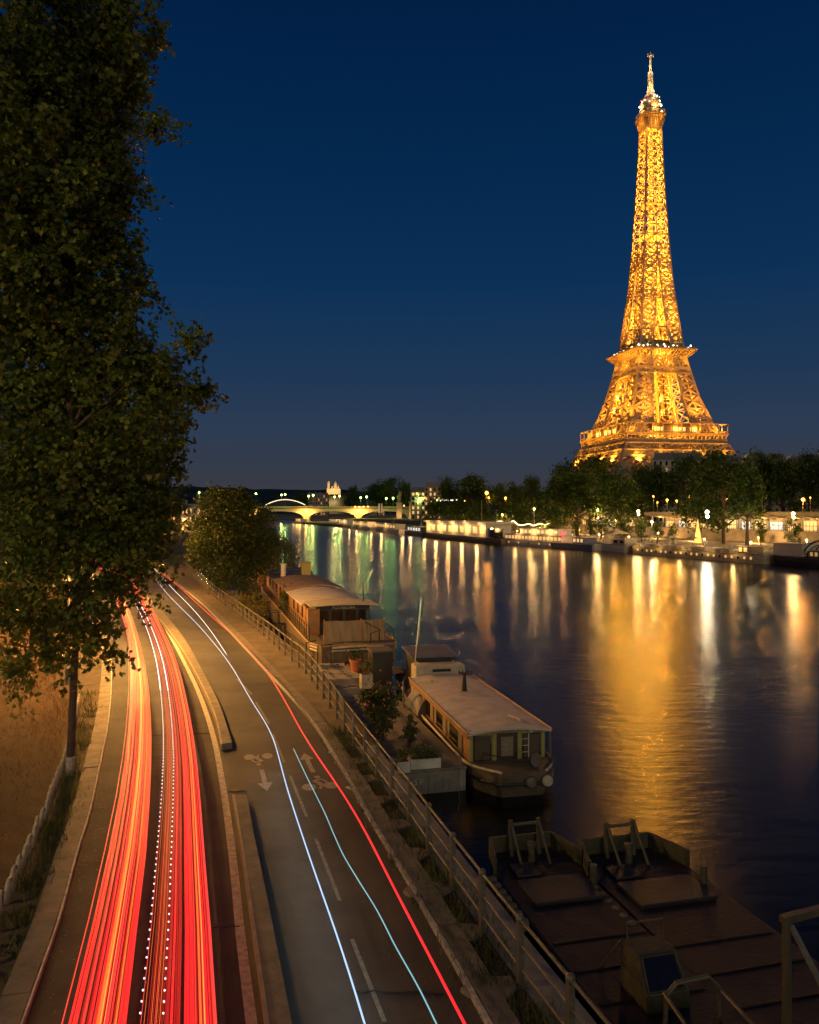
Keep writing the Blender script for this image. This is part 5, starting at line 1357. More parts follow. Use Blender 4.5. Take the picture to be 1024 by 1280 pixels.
# ------------------------------------------------------------------ road bridge with statues, footbridge behind
BY = 745.0; BK = BY / 1000
def bx(px): return (px - 512) * BK
BR_ = thing('stone_bridge', 'low stone arch bridge across the river, lit warm at its piers', 'bridge', (0, BY, 0))
M['bridge_stone'] = mat('bridge_stone', (.42, .33, .20), .85, .2, .12)
zt, zb = 9 + 6.2 * BK, 9 + 2.6 * BK
pier = [188, 253, 318, 383, 448, 513]
mb = MB()
for a, b in zip(pier, pier[1:]):
    x0, x1 = bx(a) + 2.2, bx(b) - 2.2; xm, hw_ = (x0 + x1) / 2, (x1 - x0) / 2; n = 20
    zs, zc = 3.2, 9 + 1.0 * BK
    top = [(x0 + (x1 - x0) * i / n, zs + (zc - zs) * math.sqrt(max(0, 1 - ((i / n) * 2 - 1) ** 2)) ** .9) for i in range(n + 1)]
    for y0, y1 in ((0, 14),):
        vs = [(x, y0, z) for x, z in top] + [(x, y0, zt - 1.2) for x, z in top] + [(x, y1, z) for x, z in top] + [(x, y1, zt - 1.2) for x, z in top]; m = n + 1
        mb.add(vs, [(i, i + 1, m + i + 1, m + i) for i in range(n)] + [(2 * m + i, i + 2 * m + m, 3 * m + i + 1, 2 * m + i + 1) for i in range(n)] + [(i, 2 * m + i, 2 * m + i + 1, i + 1) for i in range(n)])
mb.build('arches', M['bridge_stone'], BR_)
for a in pier:
    mb = MB(); mb.bb(bx(a) - 2.2, bx(a) + 2.2, 0, 14, -5, zt - 1.2); mb.lathe([(2.4, -5), (2.4, 2.8), (1.6, 4.2), (.2, 5.0)], (bx(a), -.6, 0), 10); mb.build('pier', M['bridge_stone'], BR_)
mb = MB(); mb.bb(bx(150), bx(512), -.6, 14.6, zt - 1.2, zt - .6); mb.build('cornice', M['dark'], BR_)
mb = MB(); mb.bb(bx(150), bx(512), -.3, .1, zt - .6, zt + .5); mb.bb(bx(150), bx(512), 13.9, 14.3, zt - .6, zt + .5); mb.build('parapet', M['bridge_stone'], BR_)
for a, pw in ((383, 4200), (448, 4200), (318, 2600)):
    for dx in (-6, 0, 6): lamp('pier_light', (bx(a) + dx, -3.0, 7.0 if dx else 9.5), pw, (1, .54, .12), .7, BR_)
    mb = MB(); mb.ball((bx(a), -1.0, 9.6), 1.0, 8); 
    if a != 318: mb.build('pier_lantern', emat('pier_glow', (1.0, .66, .2), 4), BR_)
for a in (350, 415, 480): lamp('arch_light', (bx(a), 7, 1.5), 2600, (1, .6, .18), .8, BR_)
# equestrian statue plinths at the bridge ends
for i, (px, top, pl, lb) in enumerate(((499, 612, 628, 'pale stone plinth with rider and horse statue, nearest the banner on the bridge'), (515, 616, 627, 'broad pale stone plinth with rider and horse, nearest the lit apartment blocks'))):
    y = BY - 14 - i * 60; k = y / 1000; p = AT(px, 640, y); t = thing('statue', lb, 'statue', (p.x, p.y, 0), group='bridge end statues')
    h0 = 9 + (640 - pl) * k; h1 = 9 + (640 - top) * k; w = 2.4
    mb = MB(); mb.bb(-w, w, -w, w, -2, h0); mb.bb(-w - .5, w + .5, -w - .5, w + .5, h0 - 1.2, h0); mb.bb(-w - .7, w + .7, -w - .7, w + .7, -2, 3); mb.build('plinth', M['bridge_stone'], t)
    mb = MB(); H = h1 - h0
    mb.tube([(-1.8, 0, h0 + H * .42), (-.8, 0, h0 + H * .5), (.9, 0, h0 + H * .5), (1.6, 0, h0 + H * .62), (1.9, 0, h0 + H * .85), (2.5, 0, h0 + H * .78)], [.5, .75, .8, .55, .4, .2], 8)
    for x in (-1.4, -1.0, 1.0, 1.4): mb.tube([(x, .25 * (1 if x in (-1.4, 1.0) else -1), h0 + H * .45), (x, .3, h0)], [.32, .16], 6)
    mb.build('horse', M['bridge_stone'], t, smooth=True)
    mb = MB(); mb.tube([(.1, -1, h0), (.1, -1, h0 + H * .5), (.1, -1, h0 + H * .8), (.1, -1, h0 + H * .86)], [.35, .5, .55, .2], 8); mb.ball((.1, -1, h0 + H * .94), .34, 8); mb.build('rider', M['bridge_stone'], t, smooth=True)
    lamp('floodlight', (0, -8, 6), 2200, (1, .66, .25), .5, t)
# advertising column / white banner on the bridge
t = thing('banner_stand', 'upright white and red banner panel standing on the bridge', 'banner', AT(475.5, 641, BY - 12)); k = BK
mb = MB(); mb.bb(-1.9, -.4, -.3, .3, 0, 14 * k * .72 + 1); mb.bb(1.0, 1.9, -.3, .3, 0, 14 * k * .72 + 1); mb.build('panel', M['white'], t); mb = MB(); mb.bb(-.39, .99, -.29, .29, 0, 14 * k * .72 + .95); mb.build('stripe', mat('banner_red', (.22, .05, .03), .7, .1, 1), t)
lamp('floodlight', (0, -6, 2), 600, WHITE, .5, t)
# footbridge with a lit arch farther up the river
FB = thing('arch_footbridge', 'distant footbridge with a white lit arch rising behind the stone bridge', 'bridge', (0, 1120, 0)); fk = 1.12
mb = MB(); L0, L1 = (330 - 512) * fk, (384 - 512) * fk
def arch_z(u): return 9 + (7.0 + 8.0 * (1 - (2 * u - 1) ** 2)) * fk
for dy in (0, 8): mb.tube([(L0 + (L1 - L0) * k / 24, dy, arch_z(k / 24)) for k in range(25)], 1.0, 6)
mb.build('arch', M['steel'], FB)
mb = MB(); mb.bb(L0 - 60, L1 + 40, 0, 8, 9 + 6.2 * fk, 9 + 7.2 * fk); mb.build('deck', M['steel'], FB)
M['arch_glow'] = emat('arch_glow', (1.0, .80, .48), 1.6)
mb = MB(); mb.tube([(L0 + (L1 - L0) * k / 24, -1.4, arch_z(k / 24) + .5) for k in range(1, 24)], .6, 6); mb.build('light_strip', M['arch_glow'], FB)
mb = MB()
for k in range(1, 24): mb.beam((L0 + (L1 - L0) * k / 24, 0, arch_z(k / 24)), (L0 + (L1 - L0) * k / 24, 0, 9 + 6.8 * fk), .4)
mb.build('hangers', M['steel'], FB)

# ------------------------------------------------------------------ far trees (a few kinds, copied)
def far_tree(seed, H, W, trunk, n, size, m, open_=.2, conifer=False):
    rng = random.Random(seed); nr = np.random.default_rng(seed)
    t = bpy.data.objects.new('broadleaf_tree', None); COL.objects.link(t)
    tk = MB(); tk.tube([(0, 0, 0), (.1, 0, trunk), (.2, .1, H * .55), (.1, 0, H * .85)], [.035 * H * .6, .028 * H * .6, .018 * H * .6, .004 * H], 8)
    P = []; nl = 26
    for i in range(nl):
        a = rng.uniform(0, 6.28); u = rng.random(); z = trunk + (H - trunk) * (.12 + .82 * u); prof = math.sin(math.pi * (.12 + .80 * u) ** .8) ** .7
        r = W / 2 * prof * rng.uniform(.35, .85); c = np.array((math.cos(a) * r, math.sin(a) * r, z)); R = W * .17 * rng.uniform(.7, 1.25)
        limb(tk, (0.1, 0, max(trunk, z - r * .9)), c, .012 * H, .004 * H, rng)
        k = int(n / nl); v = nr.normal(size=(k, 3)); v /= np.linalg.norm(v, axis=1)[:, None]
        cl = v[:9] * R * nr.uniform(.5, 1.1, (9, 1)); P.append(c + cl[nr.integers(0, 9, k)] + nr.normal(size=(k, 3)) * R * .28)
    C = np.concatenate(P); C[:, 2] = np.maximum(C[:, 2], trunk * .75)
    tk.build('trunk', M['bark'], t)
    V, F = quad_leaves(C, size, seed, .6, .2); np_mesh('crown', V, F, m, t)
    return t
protos = [far_tree(60 + i, 20, w, 3.5, 5200, .62, M['leaf_far']) for i, w in enumerate((17, 14, 19, 15))] + [far_tree(70, 20, 11, 6.5, 3600, .6, M['leaf_far'])]
used = set()
def put_tree(label, px, top, wpx, y, zb, kind, group='trees on the far bank'):
    k = y / 1000; x = (px - 512) * k; H = 9 + (640 - top) * k - zb; W = wpx * k
    p = protos[kind]
    if kind in used: o = copy_tree(p)
    else: o = p; used.add(kind)
    base_w = (17, 14, 19, 15, 11)[kind]
    o.location = (x, y, zb); o.scale = (W / base_w, W / base_w, H / 20); o.rotation_euler = (0, 0, (px * 7 % 63) / 10)
    tag(o, label, 'tree', group); return o
FT = [
 # px, top, width, distance, base z, kind, label
 (905, 572, 118, 228, 0, 2, 'large pale green tree on the far quay in front of the station, broadest of all'),
 (934, 590, 60, 214, 0, 4, 'slender tree with a tall bare trunk in front of the station canopy'),
 (776, 594, 76, 262, 0, 0, 'dense green tree on the far quay between the station and its pavilion'),
 (722, 586, 84, 290, 0, 1, 'big rounded green tree left of the station pavilion'),
 (737, 571, 80, 330, 3, 0, 'dark tall tree behind the station pavilion, just left of the tower foot'),
 (700, 582, 64, 345, 3, 3, 'dark tree at the left shoulder of the tree mass beside the tower'),
 (798, 585, 58, 340, 3, 3, 'dark tree directly below the tower base'),
 (822, 582, 50, 345, 3, 1, 'dark tree in front of the left half of the pale apartment block'),
 (853, 572, 58, 330, 3, 0, 'dark tree covering the right half of the pale apartment block'),
 (880, 574, 52, 335, 3, 3, 'dark tree right of the pale apartment block, behind the broad quay tree'),
 (951, 572, 60, 330, 3, 2, 'dark tree under the roof with one lit window'),
 (978, 570, 62, 320, 3, 1, 'dark tree left of the orange street lamp at the right'),
 (1012, 570, 66, 310, 3, 0, 'dark tree at the right edge behind the station'),
 (1045, 566, 66, 300, 3, 2, 'dark tree cut by the right edge of the view'),
 (663, 598, 48, 420, 3, 3, 'mid sized tree left of the dark tree mass, right of the two orange lamps'),
 (645, 604, 40, 450, 3, 1, 'smaller tree just right of the two orange lamps'),
 (622, 608, 44, 480, 3, 2, 'low dark tree behind the biggest orange lamp'),
 (590, 596, 54, 500, 3, 0, 'tall dark tree left of the biggest orange lamp'),
 (563, 601, 48, 520, 3, 2, 'dark tree right of the lit apartment blocks'),
 (488, 601, 60, 820, 5, 2, 'wide dark tree beyond the bridge behind the four green lamps'),
 (472, 606, 40, 840, 5, 0, 'dark tree beyond the bridge between the green lamp pairs'),
 (440, 609, 26, 900, 5, 3, 'small rounded tree beyond the bridge just right of the white domes'),
 (508, 604, 24, 800, 5, 3, 'narrow tree beyond the bridge left of the statue'),
 (545, 628, 44, 400, 0, 2, 'low dark bushy tree behind the white floating building, leftmost'),
 (572, 626, 44, 395, 0, 0, 'low dark bushy tree behind the middle of the white floating building'),
 (600, 630, 40, 385, 0, 3, 'low dark bushy tree behind the right end of the white floating building'),
 (636, 628, 46, 370, 0, 1, 'yellow lit leafy tree above the glowing string lights'),
 (664, 626, 52, 345, 0, 2, 'yellow lit spreading tree right of the glowing string lights'),
 (690, 634, 40, 318, 0, 0, 'yellow lit low tree behind the white and blue boat'),
 (377, 617, 24, 1150, 5, 1, 'far dark tree above the left half of the lit footbridge'),
 (300, 622, 40, 1000, 4, 2, 'far dark tree on the left bank beyond the willow'),
]
for px, top, w, y, zb, kd, lb in FT: put_tree(lb, px, top, w, y, zb, kd)
# small trees on the quay, lamp light partly put into their paler leaf colour
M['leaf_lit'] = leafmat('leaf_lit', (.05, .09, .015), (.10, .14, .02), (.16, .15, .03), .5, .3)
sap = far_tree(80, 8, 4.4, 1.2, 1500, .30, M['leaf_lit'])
LT = [(738, 646, 20, 268, 'small yellow green tree lit by a globe lamp, left of the pavilion lamp'), (752, 648, 18, 266, 'small yellow green tree lit by a globe lamp, right of the pavilion lamp'), (781, 643, 24, 246, 'lit young tree left of the double globe lamp by the station end'), (802, 646, 18, 240, 'lit young tree right of the double globe lamp by the station end'),
      (992, 647, 22, 190, 'lit green young tree under the double globe lamp at the right'), (951, 652, 16, 205, 'small dim young tree between the two trunks and the right lamp'), (822, 651, 16, 232, 'small green tree in front of the lit station, left part'), (720, 652, 16, 280, 'small lit tree left of the pavilion'), (842, 654, 14, 228, 'small green tree in front of the lit station, left of the golden cone'), (688, 648, 18, 300, 'small lit tree behind the dark blue boat')]
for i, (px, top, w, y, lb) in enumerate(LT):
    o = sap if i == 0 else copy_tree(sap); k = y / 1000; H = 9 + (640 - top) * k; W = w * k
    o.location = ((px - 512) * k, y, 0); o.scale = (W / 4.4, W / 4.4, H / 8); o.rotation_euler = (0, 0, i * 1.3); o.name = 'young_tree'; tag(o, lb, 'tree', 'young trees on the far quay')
# golden lit cone
y = 222; k = y / 1000; t = thing('light_cone', 'golden cone shaped light tree standing in front of the station', 'light sculpture', ((872.5 - 512) * k, y, 0))
mb = MB(); mb.lathe([(1.0, 0.4), (.95, 1.2), (.6, 3.4), (.25, 5.4), (.05, 7.0)], n=12); mb.build('cone', emat('cone_glow', (1.0, .55, .12), .9), t); mb = MB(); mb.lathe([(.15, -.02), (.15, .5)], n=8); mb.build('stem', M['steel'], t)
lamp('cone_light', (-1.4, -1.6, 3), 500, WARM, .5, t)

# ------------------------------------------------------------------ street lamps of the far bank and the bridge
GLOBE = {}
def glow(col, st):
    key = (col, st)
    if key not in GLOBE: GLOBE[key] = emat('globe_glow', col, st)
    return GLOBE[key]
_lm = {}
def far_lamp(label, px, py, y, zb, power, col, r=.42, globes=1, st=9.0, group='street lamps on the far bank', py2=None):
    k = y / 1000; p = AT(px, py, y); t = thing('street_lamp', label, 'street lamp', (p.x, p.y, zb), group=group); h = p.z - zb
    key = ('pole', round(h, 1))
    mb = MB(); mb.lathe([(.16, 0), (.16, .7), (.08, .9), (.055, max(1.2, h - r))], n=6); mb.build('pole', M['steel'], t)
    mb = MB(); mb.ball((0, 0, h), r, 10); mb.build('globe', glow(col, st), t)
    if globes == 2:
        h2 = AT(px, py2, y).z - zb; mb = MB(); mb.ball((0, -.3, h2), r * .85, 10); mb.build('globe', glow(col, st), t)
    d = (Vector((0, 0, EYE)) - p).normalized()
    lamp('street_light', Vector((0, 0, h)) + Vector((d.x, d.y, -.6)) * (r + .45), power * .58, col, r * .8, t)
    return t
WHT2 = (1.0, .58, .19); ORA = (1.0, .42, .06); GRN = (.60, 1.0, .22)
far_lamp('white lamp high in the trees above the pavilion, left of the tower', 740, 625, 300, 3, 3500, (1, .9, .65), .40)
far_lamp('double globe lamp in front of the station pavilion', 747, 637, 262, 0, 4600, WHT2, .46, 2, 9, py2=647)
far_lamp('double globe lamp at the left end of the station canopy', 798, 639, 244, 0, 4600, WHT2, .48, 2, 9, py2=643)
far_lamp('brightest double globe lamp in front of the station, near the broad tree', 884, 640, 208, 0, 6000, (1, .84, .55), .50, 2, 12, py2=646)
far_lamp('double globe lamp above the lit young tree at the right', 991.6, 642, 186, 0, 4200, WHT2, .42, 2, 9, py2=647)
far_lamp('orange lamp on the upper avenue above the left end of the canopy', 834, 625, 300, 3, 3000, ORA, .42, 1, 7)
far_lamp('small orange lamp half hidden left of the avenue lamp above the canopy', 817, 620.5, 320, 3, 1500, ORA, .30, 1, 6)
far_lamp('white lamp low between the pavilion and the big green tree', 769, 651, 262, 0, 1600, WHT2, .32)
far_lamp('white lamp low at the left end of the station front', 815, 652, 236, 0, 1800, WHITE, .34)
far_lamp('small orange lamp above the canopy, left of the broad quay tree', 846, 626, 300, 3, 1600, ORA, .34, 1, 6)
far_lamp('orange lamp above the canopy over the golden cone', 862, 621, 290, 3, 2200, ORA, .40, 1, 7)
far_lamp('orange lamp seen through the broad quay tree above the canopy', 909, 624, 280, 3, 1500, ORA, .32, 1, 6)
far_lamp('orange lamp among the dark trees right of the slender trunk', 953, 618.5, 280, 3, 1800, ORA, .36, 1, 6)
far_lamp('big orange lamp among the trees at the right edge', 1004, 624.5, 260, 3, 6500, (1, .38, .05), .55, 1, 10)
far_lamp('biggest orange lamp above the tree clump in the middle distance', 608.5, 616, 470, 3, 9000, (1, .38, .05), .95, 1, 9)
far_lamp('small orange lamp just below the biggest orange lamp', 611, 622, 465, 3, 1800, ORA, .5, 1, 6)
far_lamp('orange lamp between the tree clump and the yellow lit trees', 632, 622.5, 440, 3, 3000, ORA, .6, 1, 6)
far_lamp('pale lamp inside the yellow lit tree right of the string lights', 668, 636, 330, 0, 4200, WHT2, .42, 1, 7)
far_lamp('pale lamp behind the string lights at their left end', 628, 643, 362, 0, 3200, WARM, .36, 1, 6)
for i, (px, py, y, pw, lb) in enumerate(((249, 615.5, 380, 2500, 'green white lamp just left of the bushy tree top'), (320, 617, 735, 6000, 'single green white lamp over the bridge, left of the footbridge arch'), (352, 618.5, 738, 4500, 'green white bridge lamp of the pair above the footbridge arch, left one'), (356.5, 618, 742, 4500, 'green white bridge lamp of the pair above the footbridge arch, right one'),
      (386, 620, 735, 6000, 'green white bridge lamp of the pair left of the white domes, left one'), (391.5, 619, 748, 6000, 'green white bridge lamp of the pair left of the white domes, right one'), (418.5, 621, 735, 6000, 'green white bridge lamp of the pair below the white domes, left one'), (424.5, 620, 748, 6000, 'green white bridge lamp of the pair below the white domes, right one'),
      (451, 622, 735, 6000, 'green white bridge lamp of the pair left of the banner, left one'), (458.5, 621, 748, 6000, 'green white bridge lamp of the pair left of the banner, right one'), (483, 623, 735, 6000, 'green white bridge lamp of the pair right of the banner, left one'), (491.5, 622.5, 748, 6000, 'green white bridge lamp of the pair right of the banner, right one'),
      (524, 623, 640, 4500, 'green white lamp in front of the lit apartment blocks'), (546.5, 625, 560, 3000, 'green white lamp left of the white string sign'))):
    far_lamp(lb, px, py, y, (zt - .5) if 330 < px < 500 else 3, pw, GRN, .85 * y / 740, 1, 7, 'green white lamps along the bridge')
for i, (px, py) in enumerate(((444, 633.3), (449.5, 633.5), (454.5, 633.2), (460, 633.2))):
    far_lamp(('first', 'second', 'third', 'last')[i] + ' of the four small warm lamps low on the bridge parapet left of the banner', px, py, BY - 2, zt - .5, 500, WARM, .6, 1, 4, 'warm parapet lamps')
for i, (px, py, y, lb) in enumerate(((505, 632, 640, 'small orange lamp between the two statue plinths'), (531, 622, 600, 'small orange lamp on the front of the lit apartment block'), (521, 617, 610, 'small orange lamp high on the lit apartment block'), (539, 627, 590, 'small orange lamp at the foot of the taller lit block'), (581, 626, 470, 'small orange lamp inside the dark tree left of the biggest orange lamp'), (1013, 622, 262, 'small orange lamp just right of the big orange lamp at the right edge'), (822, 628, 305, 'tiny orange lamp in the gap under the tower foot'))):
    far_lamp(lb, px, py, y, 3, 500, ORA, .40 * y / 500 + .05, 1, 5, 'small orange lamps in the distance')
for i, ((x, y), lb) in enumerate(zip(far_glow, ('warm lamp before the long building left of the bushy tree', 'warm lamp before the low building behind the bushy tree', 'warm lamp before the building behind the middle of the bushy tree'))):
    t = thing('street_lamp', lb, 'street lamp', (x, y, 0), 0, 'street lamps on the far left bank')
    mb = MB(); mb.lathe([(.14, 0), (.09, .8), (.06, 5.4)], n=6); mb.build('pole', M['steel'], t); mb = MB(); mb.ball((0, 0, 5.8), .45, 10); mb.build('globe', glow((1.0, .62, .2), 8.0), t)
    lamp('street_light', (0, -.8, 5.4), 5200, (1.0, .52, .14), .35, t)
# white sign of string lights and the glowing festoon on the quay
t = thing('light_sign', 'row of small white bulbs like a lit terrace sign above the low trees', 'light sign', AT(551, 626, 540)); k = .54
for i in range(9):
    mb = MB(); mb.ball((i * 2.5 * k, 0, (1.2 if i % 2 else .4) * k + (.2 * k * (i > 5))), .48, 6); mb.build('bulb', M['bulb_w'], t)
mb = MB(); mb.bb(-.5, 22 * k, .5, .8, -.6, .05); mb.build('rail', M['dark'], t)
y = 300; k = y / 1000; t = thing('festoon_lights', 'glowing zigzag string of festoon lights over the quay terrace', 'string lights', AT(616, 653, y)); zz = [(0, 0), (9, -1.4), (20, .8), (26, -1.8), (31, 2.2), (37, 3.6), (46, 2.0), (52, 4.0), (60, 1.6), (66, 3.2), (72, .8)]
M['festoon'] = emat('festoon_glow', (1.0, .82, .45), 3.2); P_ = smooth_path([(a * k, .02 * a, -b * k) for a, b in zz], .3)
mb = MB(); mb.tube(P_, .16, 6); mb.build('light_string', M['festoon'], t)
mb = MB()
for a in (0, 31, 52, 72): mb.tube([(a * k, .3, -5.1), (a * k, .3, .8)], .06, 5)
mb.build('mast', M['steel'], t)
for a in (8, 22, 36, 50, 64): lamp('festoon_light', (a * k, -.8, -1.4), 900, WARM, .4, t)
# terrace canopies and clutter on the far quay
M['parasol'] = mat('parasol', (.42, .36, .26), .8, .2, 1)
for i, (px, py, y, w, lb) in enumerate(((770, 667, 240, 6.0, 'square pale parasol canopy on the quay left of the box pontoon'), (812, 672, 214, 3.0, 'pale parasol on the quay behind the left end of the grey barge'), (838, 673, 206, 2.6, 'pale parasol on the quay behind the middle of the grey barge'), (866, 673, 196, 2.8, 'green lit parasol on the quay behind the grey barge'), (700, 668, 262, 4.5, 'pale canopy on the quay behind the dark blue boat'))):
    p = AT(px, py, y); t = thing('parasol', lb, 'parasol', (p.x, p.y, 0), .3, 'parasols on the far quay'); h = max(2.4, p.z)
    mb = MB(); mb.loft([[(-w / 2, -w / 2, h), (w / 2, -w / 2, h), (w / 2, w / 2, h), (-w / 2, w / 2, h)], [(-.05, -.05, h + w * .22), (.05, -.05, h + w * .22), (.05, .05, h + w * .22), (-.05, .05, h + w * .22)]]); mb.build('canopy', M['parasol'], t)
    mb = MB(); mb.tube([(0, 0, 0), (0, 0, h)], .06, 6); mb.build('pole', M['steel'], t)
rg = random.Random(77)
M['table'] = mat('table', (.35, .27, .17), .7, .3, 2)
tb0 = None
for k in range(46):
    s = rg.uniform(-20, 160); o_ = rg.uniform(3, 16); p = RB(s, o_, 0)
    if tb0 is None:
        tb0 = t = thing('terrace_table', 'small terrace table with stools on the lamp lit far quay behind the barges', 'table', p, 0, 'terrace tables on the far quay')
        mb = MB(); mb.lathe([(.06, 0), (.06, .72), (.65, .73), (.65, .78)], n=10); mb.build('tabletop', M['table'], t)
        for a in (0, 2.1, 4.2): mb = MB(); mb.lathe([(.2, 0), (.05, .06), (.05, .42), (.22, .44), (.22, .5)], (1.0 * math.cos(a), 1.0 * math.sin(a), 0), 8); mb.build('stool', M['white'], t)
    else:
        t = copy_tree(tb0); t.location = p; t.rotation_euler = (0, 0, rg.random() * 6)
for k, (s, o_) in enumerate(((6, 6), (30, 10), (52, 14), (75, 6), (98, 10), (125, 14), (150, 6), (175, 10), (200, 14), (-12, 36), (14, 40), (38, 34), (62, 40), (84, 36), (110, 40), (136, 34), (160, 38), (185, 34), (215, 30), (245, 22))):  # added lights brighten the quay, the retaining wall and the undersides of trees
    p = RB(s, o_, 0); t = thing('quay_fill_post', 'low warm fill light added on the far bank to brighten quay and trees', 'quay light', p, 0, 'added low fill lights on the far bank')
    mb = MB(); mb.lathe([(.14, 0), (.11, 1.6), (.16, 1.62)], n=8); mb.build('post', M['steel'], t); mb = MB(); mb.ball((0, 0, 1.85), .24, 8); mb.build('globe', glow(WHT2, 6.0), t)
    lamp('quay_fill', (-.55, -.3, 1.9), 1500 if o_ < 20 else 7000, WARM, .25, t)

# ------------------------------------------------------------------ boats along the far bank
M['port_glow'] = emat('port_glow', (1.0, .55, .18), .8)
def far_boat(name, label, a, b, W, H, hm, decks, seed, bow=.12, sheer=.6, ports=0, z0=-.4, cat='boat'):
    """moored between two measured waterline points a (near end) and b (far end)"""
    A, B = G(a[0], a[1], WATER), G(b[0], b[1], WATER); d = B - A; L = d.length; rz = math.atan2(-d.x, d.y)
    t = thing(name, label, cat, A + Vector((d.y, -d.x, 0)).normalized() * (W / 2), rz)
    hull_part(t, hm, M['steel'], L=L, W=W, H=H, bow=bow, stern=.06, sheer=sheer, flare=.08, n=16)
    for i in range(ports):
        y = L * (.06 + .80 * i / max(1, ports - 1)); mb = MB(); mb.lathe([(.30, 0), (.30, .05), (.2, .07)], n=8)
        o = mb.build('porthole', M['port_glow'] if (i * 7 + seed) % 3 else M['glass'], t); o.location = (-W / 2 - .01, y, H * .62); o.rotation_euler = (0, rad(-90), 0)
    for (u0, u1, w, h0, h1, m, wins, wm) in decks:
        mb = MB(); mb.bb(-w / 2, w / 2, L * u0, L * u1, h0, h1); c = mb.build('cabin', m, t)
        mb = MB(); mb.bb(-w / 2 - .2, w / 2 + .2, L * u0 - .2, L * u1 + .2, h1, h1 + .14); mb.build('roof', M['white'], c)
        for i in range(wins):
            y0 = L * (u0 + (u1 - u0) * (i + .2) / wins); y1 = L * (u0 + (u1 - u0) * (i + .8) / wins)
            mb = MB(); mb.bb(-w / 2 - .04, -w / 2 - .004, y0, y1, h0 + (h1 - h0) * .28, h0 + (h1 - h0) * .82); mb.build('window', wm, c)
            mb = MB(); mb.bb(y0, y1, -w / 2 - .04, -w / 2 - .004, 0, .01)
    return t, L
t, L = far_boat('barge', 'long pale grey barge with a row of portholes and a cluttered terrace deck', (952, 705.5), (778, 691), 6, 1.75, M['cream'], [(.10, .16, 4, 1.9, 3.4, M['hull_dark'], 2, M['port_glow'])], 1, .06, .5, 22, cat='barge')
rg = random.Random(3); mb = MB()
for k in range(46): mb.tube([(-2.9, L * .03 + k * L * .021, 1.8), (-2.9, L * .03 + k * L * .021, 2.7)], .04, 4)
mb.tube([(-2.9, L * .03, 2.7), (-2.9, L * .97, 2.7)], .04, 5); mb.tube([(-2.9, L * .03, 2.25), (-2.9, L * .97, 2.25)], .03, 5); mb.build('deck_rail', M['steel'], t)
for k in range(14):
    mb = MB(); y = L * (.2 + .055 * k); mb.bb(-1.6, 1.2, y, y + 1.1, 1.8, 2.55); mb.bb(-1.9, 1.5, y - .1, y + 1.2, 2.55, 2.62); mb.build('deck_table', M['table'] if k % 3 else M['white'], t)
for k in range(5): lamp('deck_glow', (-3.7, L * (.15 + .18 * k), 2.9), 320, WARM, .2, t)  # added lamps off the outer rail brighten the hull side
t, L = far_boat('barge', 'dark barge with white deck containers and curved hoops, moored past the long grey barge', (1075, 715), (958, 705), 6, 1.7, M['hull_dark'], [(.62, .96, 4.2, 1.9, 4.3, M['white'], 0, M['glass']), (.30, .55, 4.0, 1.8, 3.2, M['hull'], 5, M['win_dim'])], 2, .05, .4, 0, cat='barge')
mb = MB()
for dx in (-1.6, 1.2):
    mb.tube([(dx, L * .10 + 6.4 - 6 * math.cos(math.pi * i / 12), 1.8 + 3.6 * math.sin(math.pi * i / 12)) for i in range(13)], .16, 6); mb.tube([(dx, L * .10 + 6.4 - 5 * math.cos(math.pi * i / 12), 1.8 + 2.8 * math.sin(math.pi * i / 12)) for i in range(13)], .1, 6)
mb.build('hoop_frame', M['dark'], t)
t, L = far_boat('pontoon', 'dirty white box shaped pontoon barge between the blue boat and the grey barge', (782, 691), (745, 687.6), 5, 1.9, M['white'], [(.1, .5, 3.5, 1.9, 3.4, M['cream'], 2, M['glass'])], 3, .02, .05, 0)
t, L = far_boat('tour_boat', 'white river boat with a dark blue bow half and two decks of warm lit windows', (741, 688.5), (622, 680.2), 6, 1.6, M['white'], [(.30, .92, 5.2, 1.7, 3.5, M['white'], 16, M['port_glow']), (.34, .75, 4.6, 3.7, 5.4, M['white'], 9, M['win_warm2']), (.10, .20, 4.6, 1.6, 3.4, M['tarp_blue'], 3, M['win_warm2'])], 4, .18, .7, 8)
mb = MB(); mb.loft([[( -3.06, 0.2, -.3), (-3.06, L * .38, -.3), (-3.06, L * .40, 1.5), (-3.06, .2, 1.62)], [(-3.12, 0.2, -.3), (-3.12, L * .38, -.3), (-3.12, L * .40, 1.5), (-3.12, .2, 1.62)]]); mb.build('blue_plating', M['tarp_blue'], t)
mb = MB(); mb.ball((-2.6, L * .27, 4.6), .5, 8); mb.ball((-2.6, L * .29, 3.9), .4, 8); mb.build('red_lamp', emat('red_glow', (1, .03, .06), 2.5), t); lamp('red_light', (-3.6, L * .27, 4.4), 60, (1, .05, .08), .4, t)
for k in range(4): lamp('deck_glow', (-3.8, L * (.25 + .17 * k), 4.6), 520, WARM, .25, t)  # added lamps outboard brighten the white cabin sides
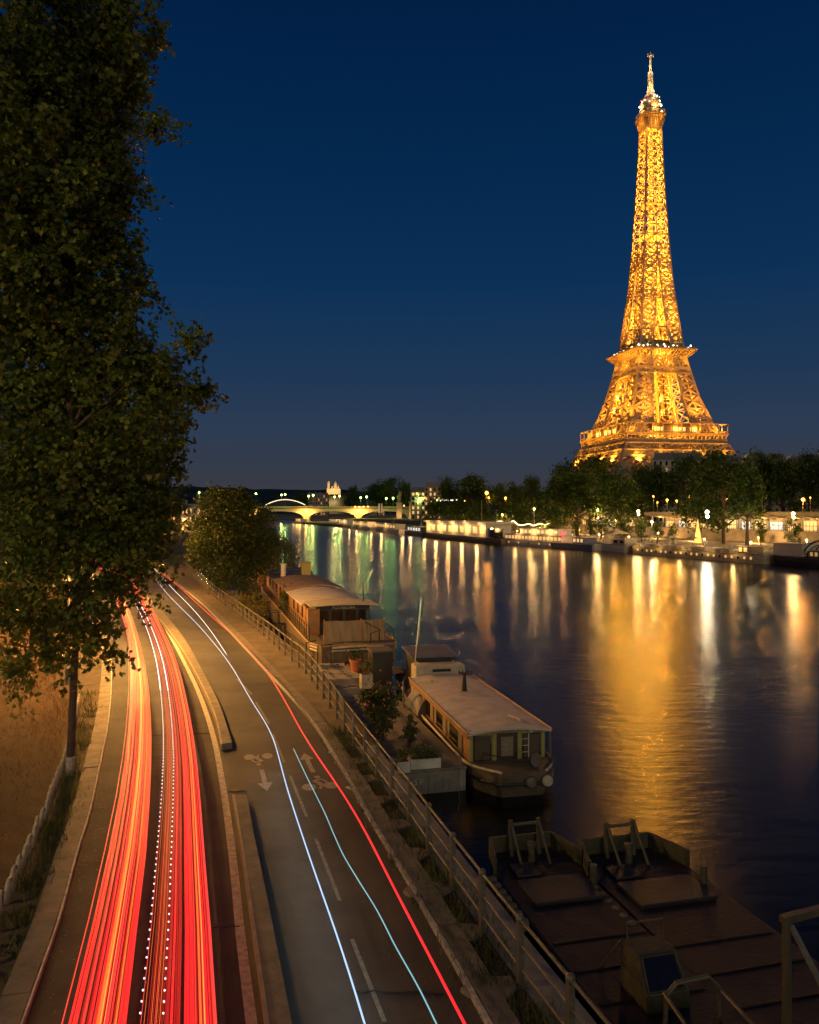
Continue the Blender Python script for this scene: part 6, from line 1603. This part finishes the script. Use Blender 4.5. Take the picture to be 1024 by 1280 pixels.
t, L = far_boat('floating_building', 'long white floating building with a flat roof and warm lit windows on a dark pontoon', (622, 681), (527, 671.5), 12, 1.9, M['hull'], [(.16, .97, 9.5, 2.0, 6.3, M['white'], 10, M['port_glow'])], 5, .02, .05, 0, cat='floating building')
mb = MB(); mb.bb(-5.4, 5.4, L * .14, L * .99, 6.5, 7.3); mb.build('parapet', M['white'], t); mb = MB(); mb.tube([(0, L * .35, 7), (0, L * .35, 15)], .12, 6); mb.build('mast', M['steel'], t)
mb = MB(); mb.bb(-4.0, -.5, L * .10, L * .155, 2.0, 5.2); mb.build('entrance', M['glass'], t)
for k in range(5): lamp('deck_glow', (-6.8, L * (.2 + .18 * k), 5.0), 1300, WARM, .3, t)  # added lamps over the water brighten the white front
for i, (a, b, W, H, hm, dk, lb) in enumerate((((529, 671), (502, 667.5), 5, 1.6, M['hull_dark'], [(.15, .75, 4, 1.6, 4.0, M['hull_dark'], 5, M['win_cool'])], 'dark cruiser with a green tinted glass cabin left of the white floating building'),
      ((497, 668), (462, 662.8), 6, 2.0, M['white'], [(.1, .8, 5, 2, 4.6, M['cream'], 8, M['port_glow'])], 'white river boat with dim cabin windows, second left of the floating building'),
      ((461, 664), (436, 660), 6, 2.0, M['white'], [(.1, .8, 5, 2, 4.8, M['white'], 8, M['port_glow'])], 'white river boat with a pale blunt bow below the bridge pier'),
      ((437, 660.5), (420, 657.5), 5, 1.7, M['hull'], [(.2, .8, 4, 1.7, 5.2, M['white'], 5, M['win_warm2'])], 'small lit boat under the right arch of the bridge'),
      ((378, 655.2), (367, 653.6), 5, 1.7, M['hull_dark'], [(.2, .8, 4, 1.7, 4.2, M['white'], 4, M['win_dim'])], 'small dark boat under the left arch of the bridge'))):
    t, L = far_boat('river_boat', lb, a, b, W, H, hm, dk, 10 + i, .15, .5, 0)
    lamp('deck_glow', (-W * .8, L * .4, 5.4), 1500, WARM, .3, t); lamp('deck_glow', (-W * .8, L * .8, 5.4), 1200, WARM, .3, t)  # added lamps beside each boat brighten its river side
    mb = MB(); mb.tube([(0, L * .3, 4), (0, L * .3, 8.5)], .1, 5); mb.build('mast', M['steel'], t)
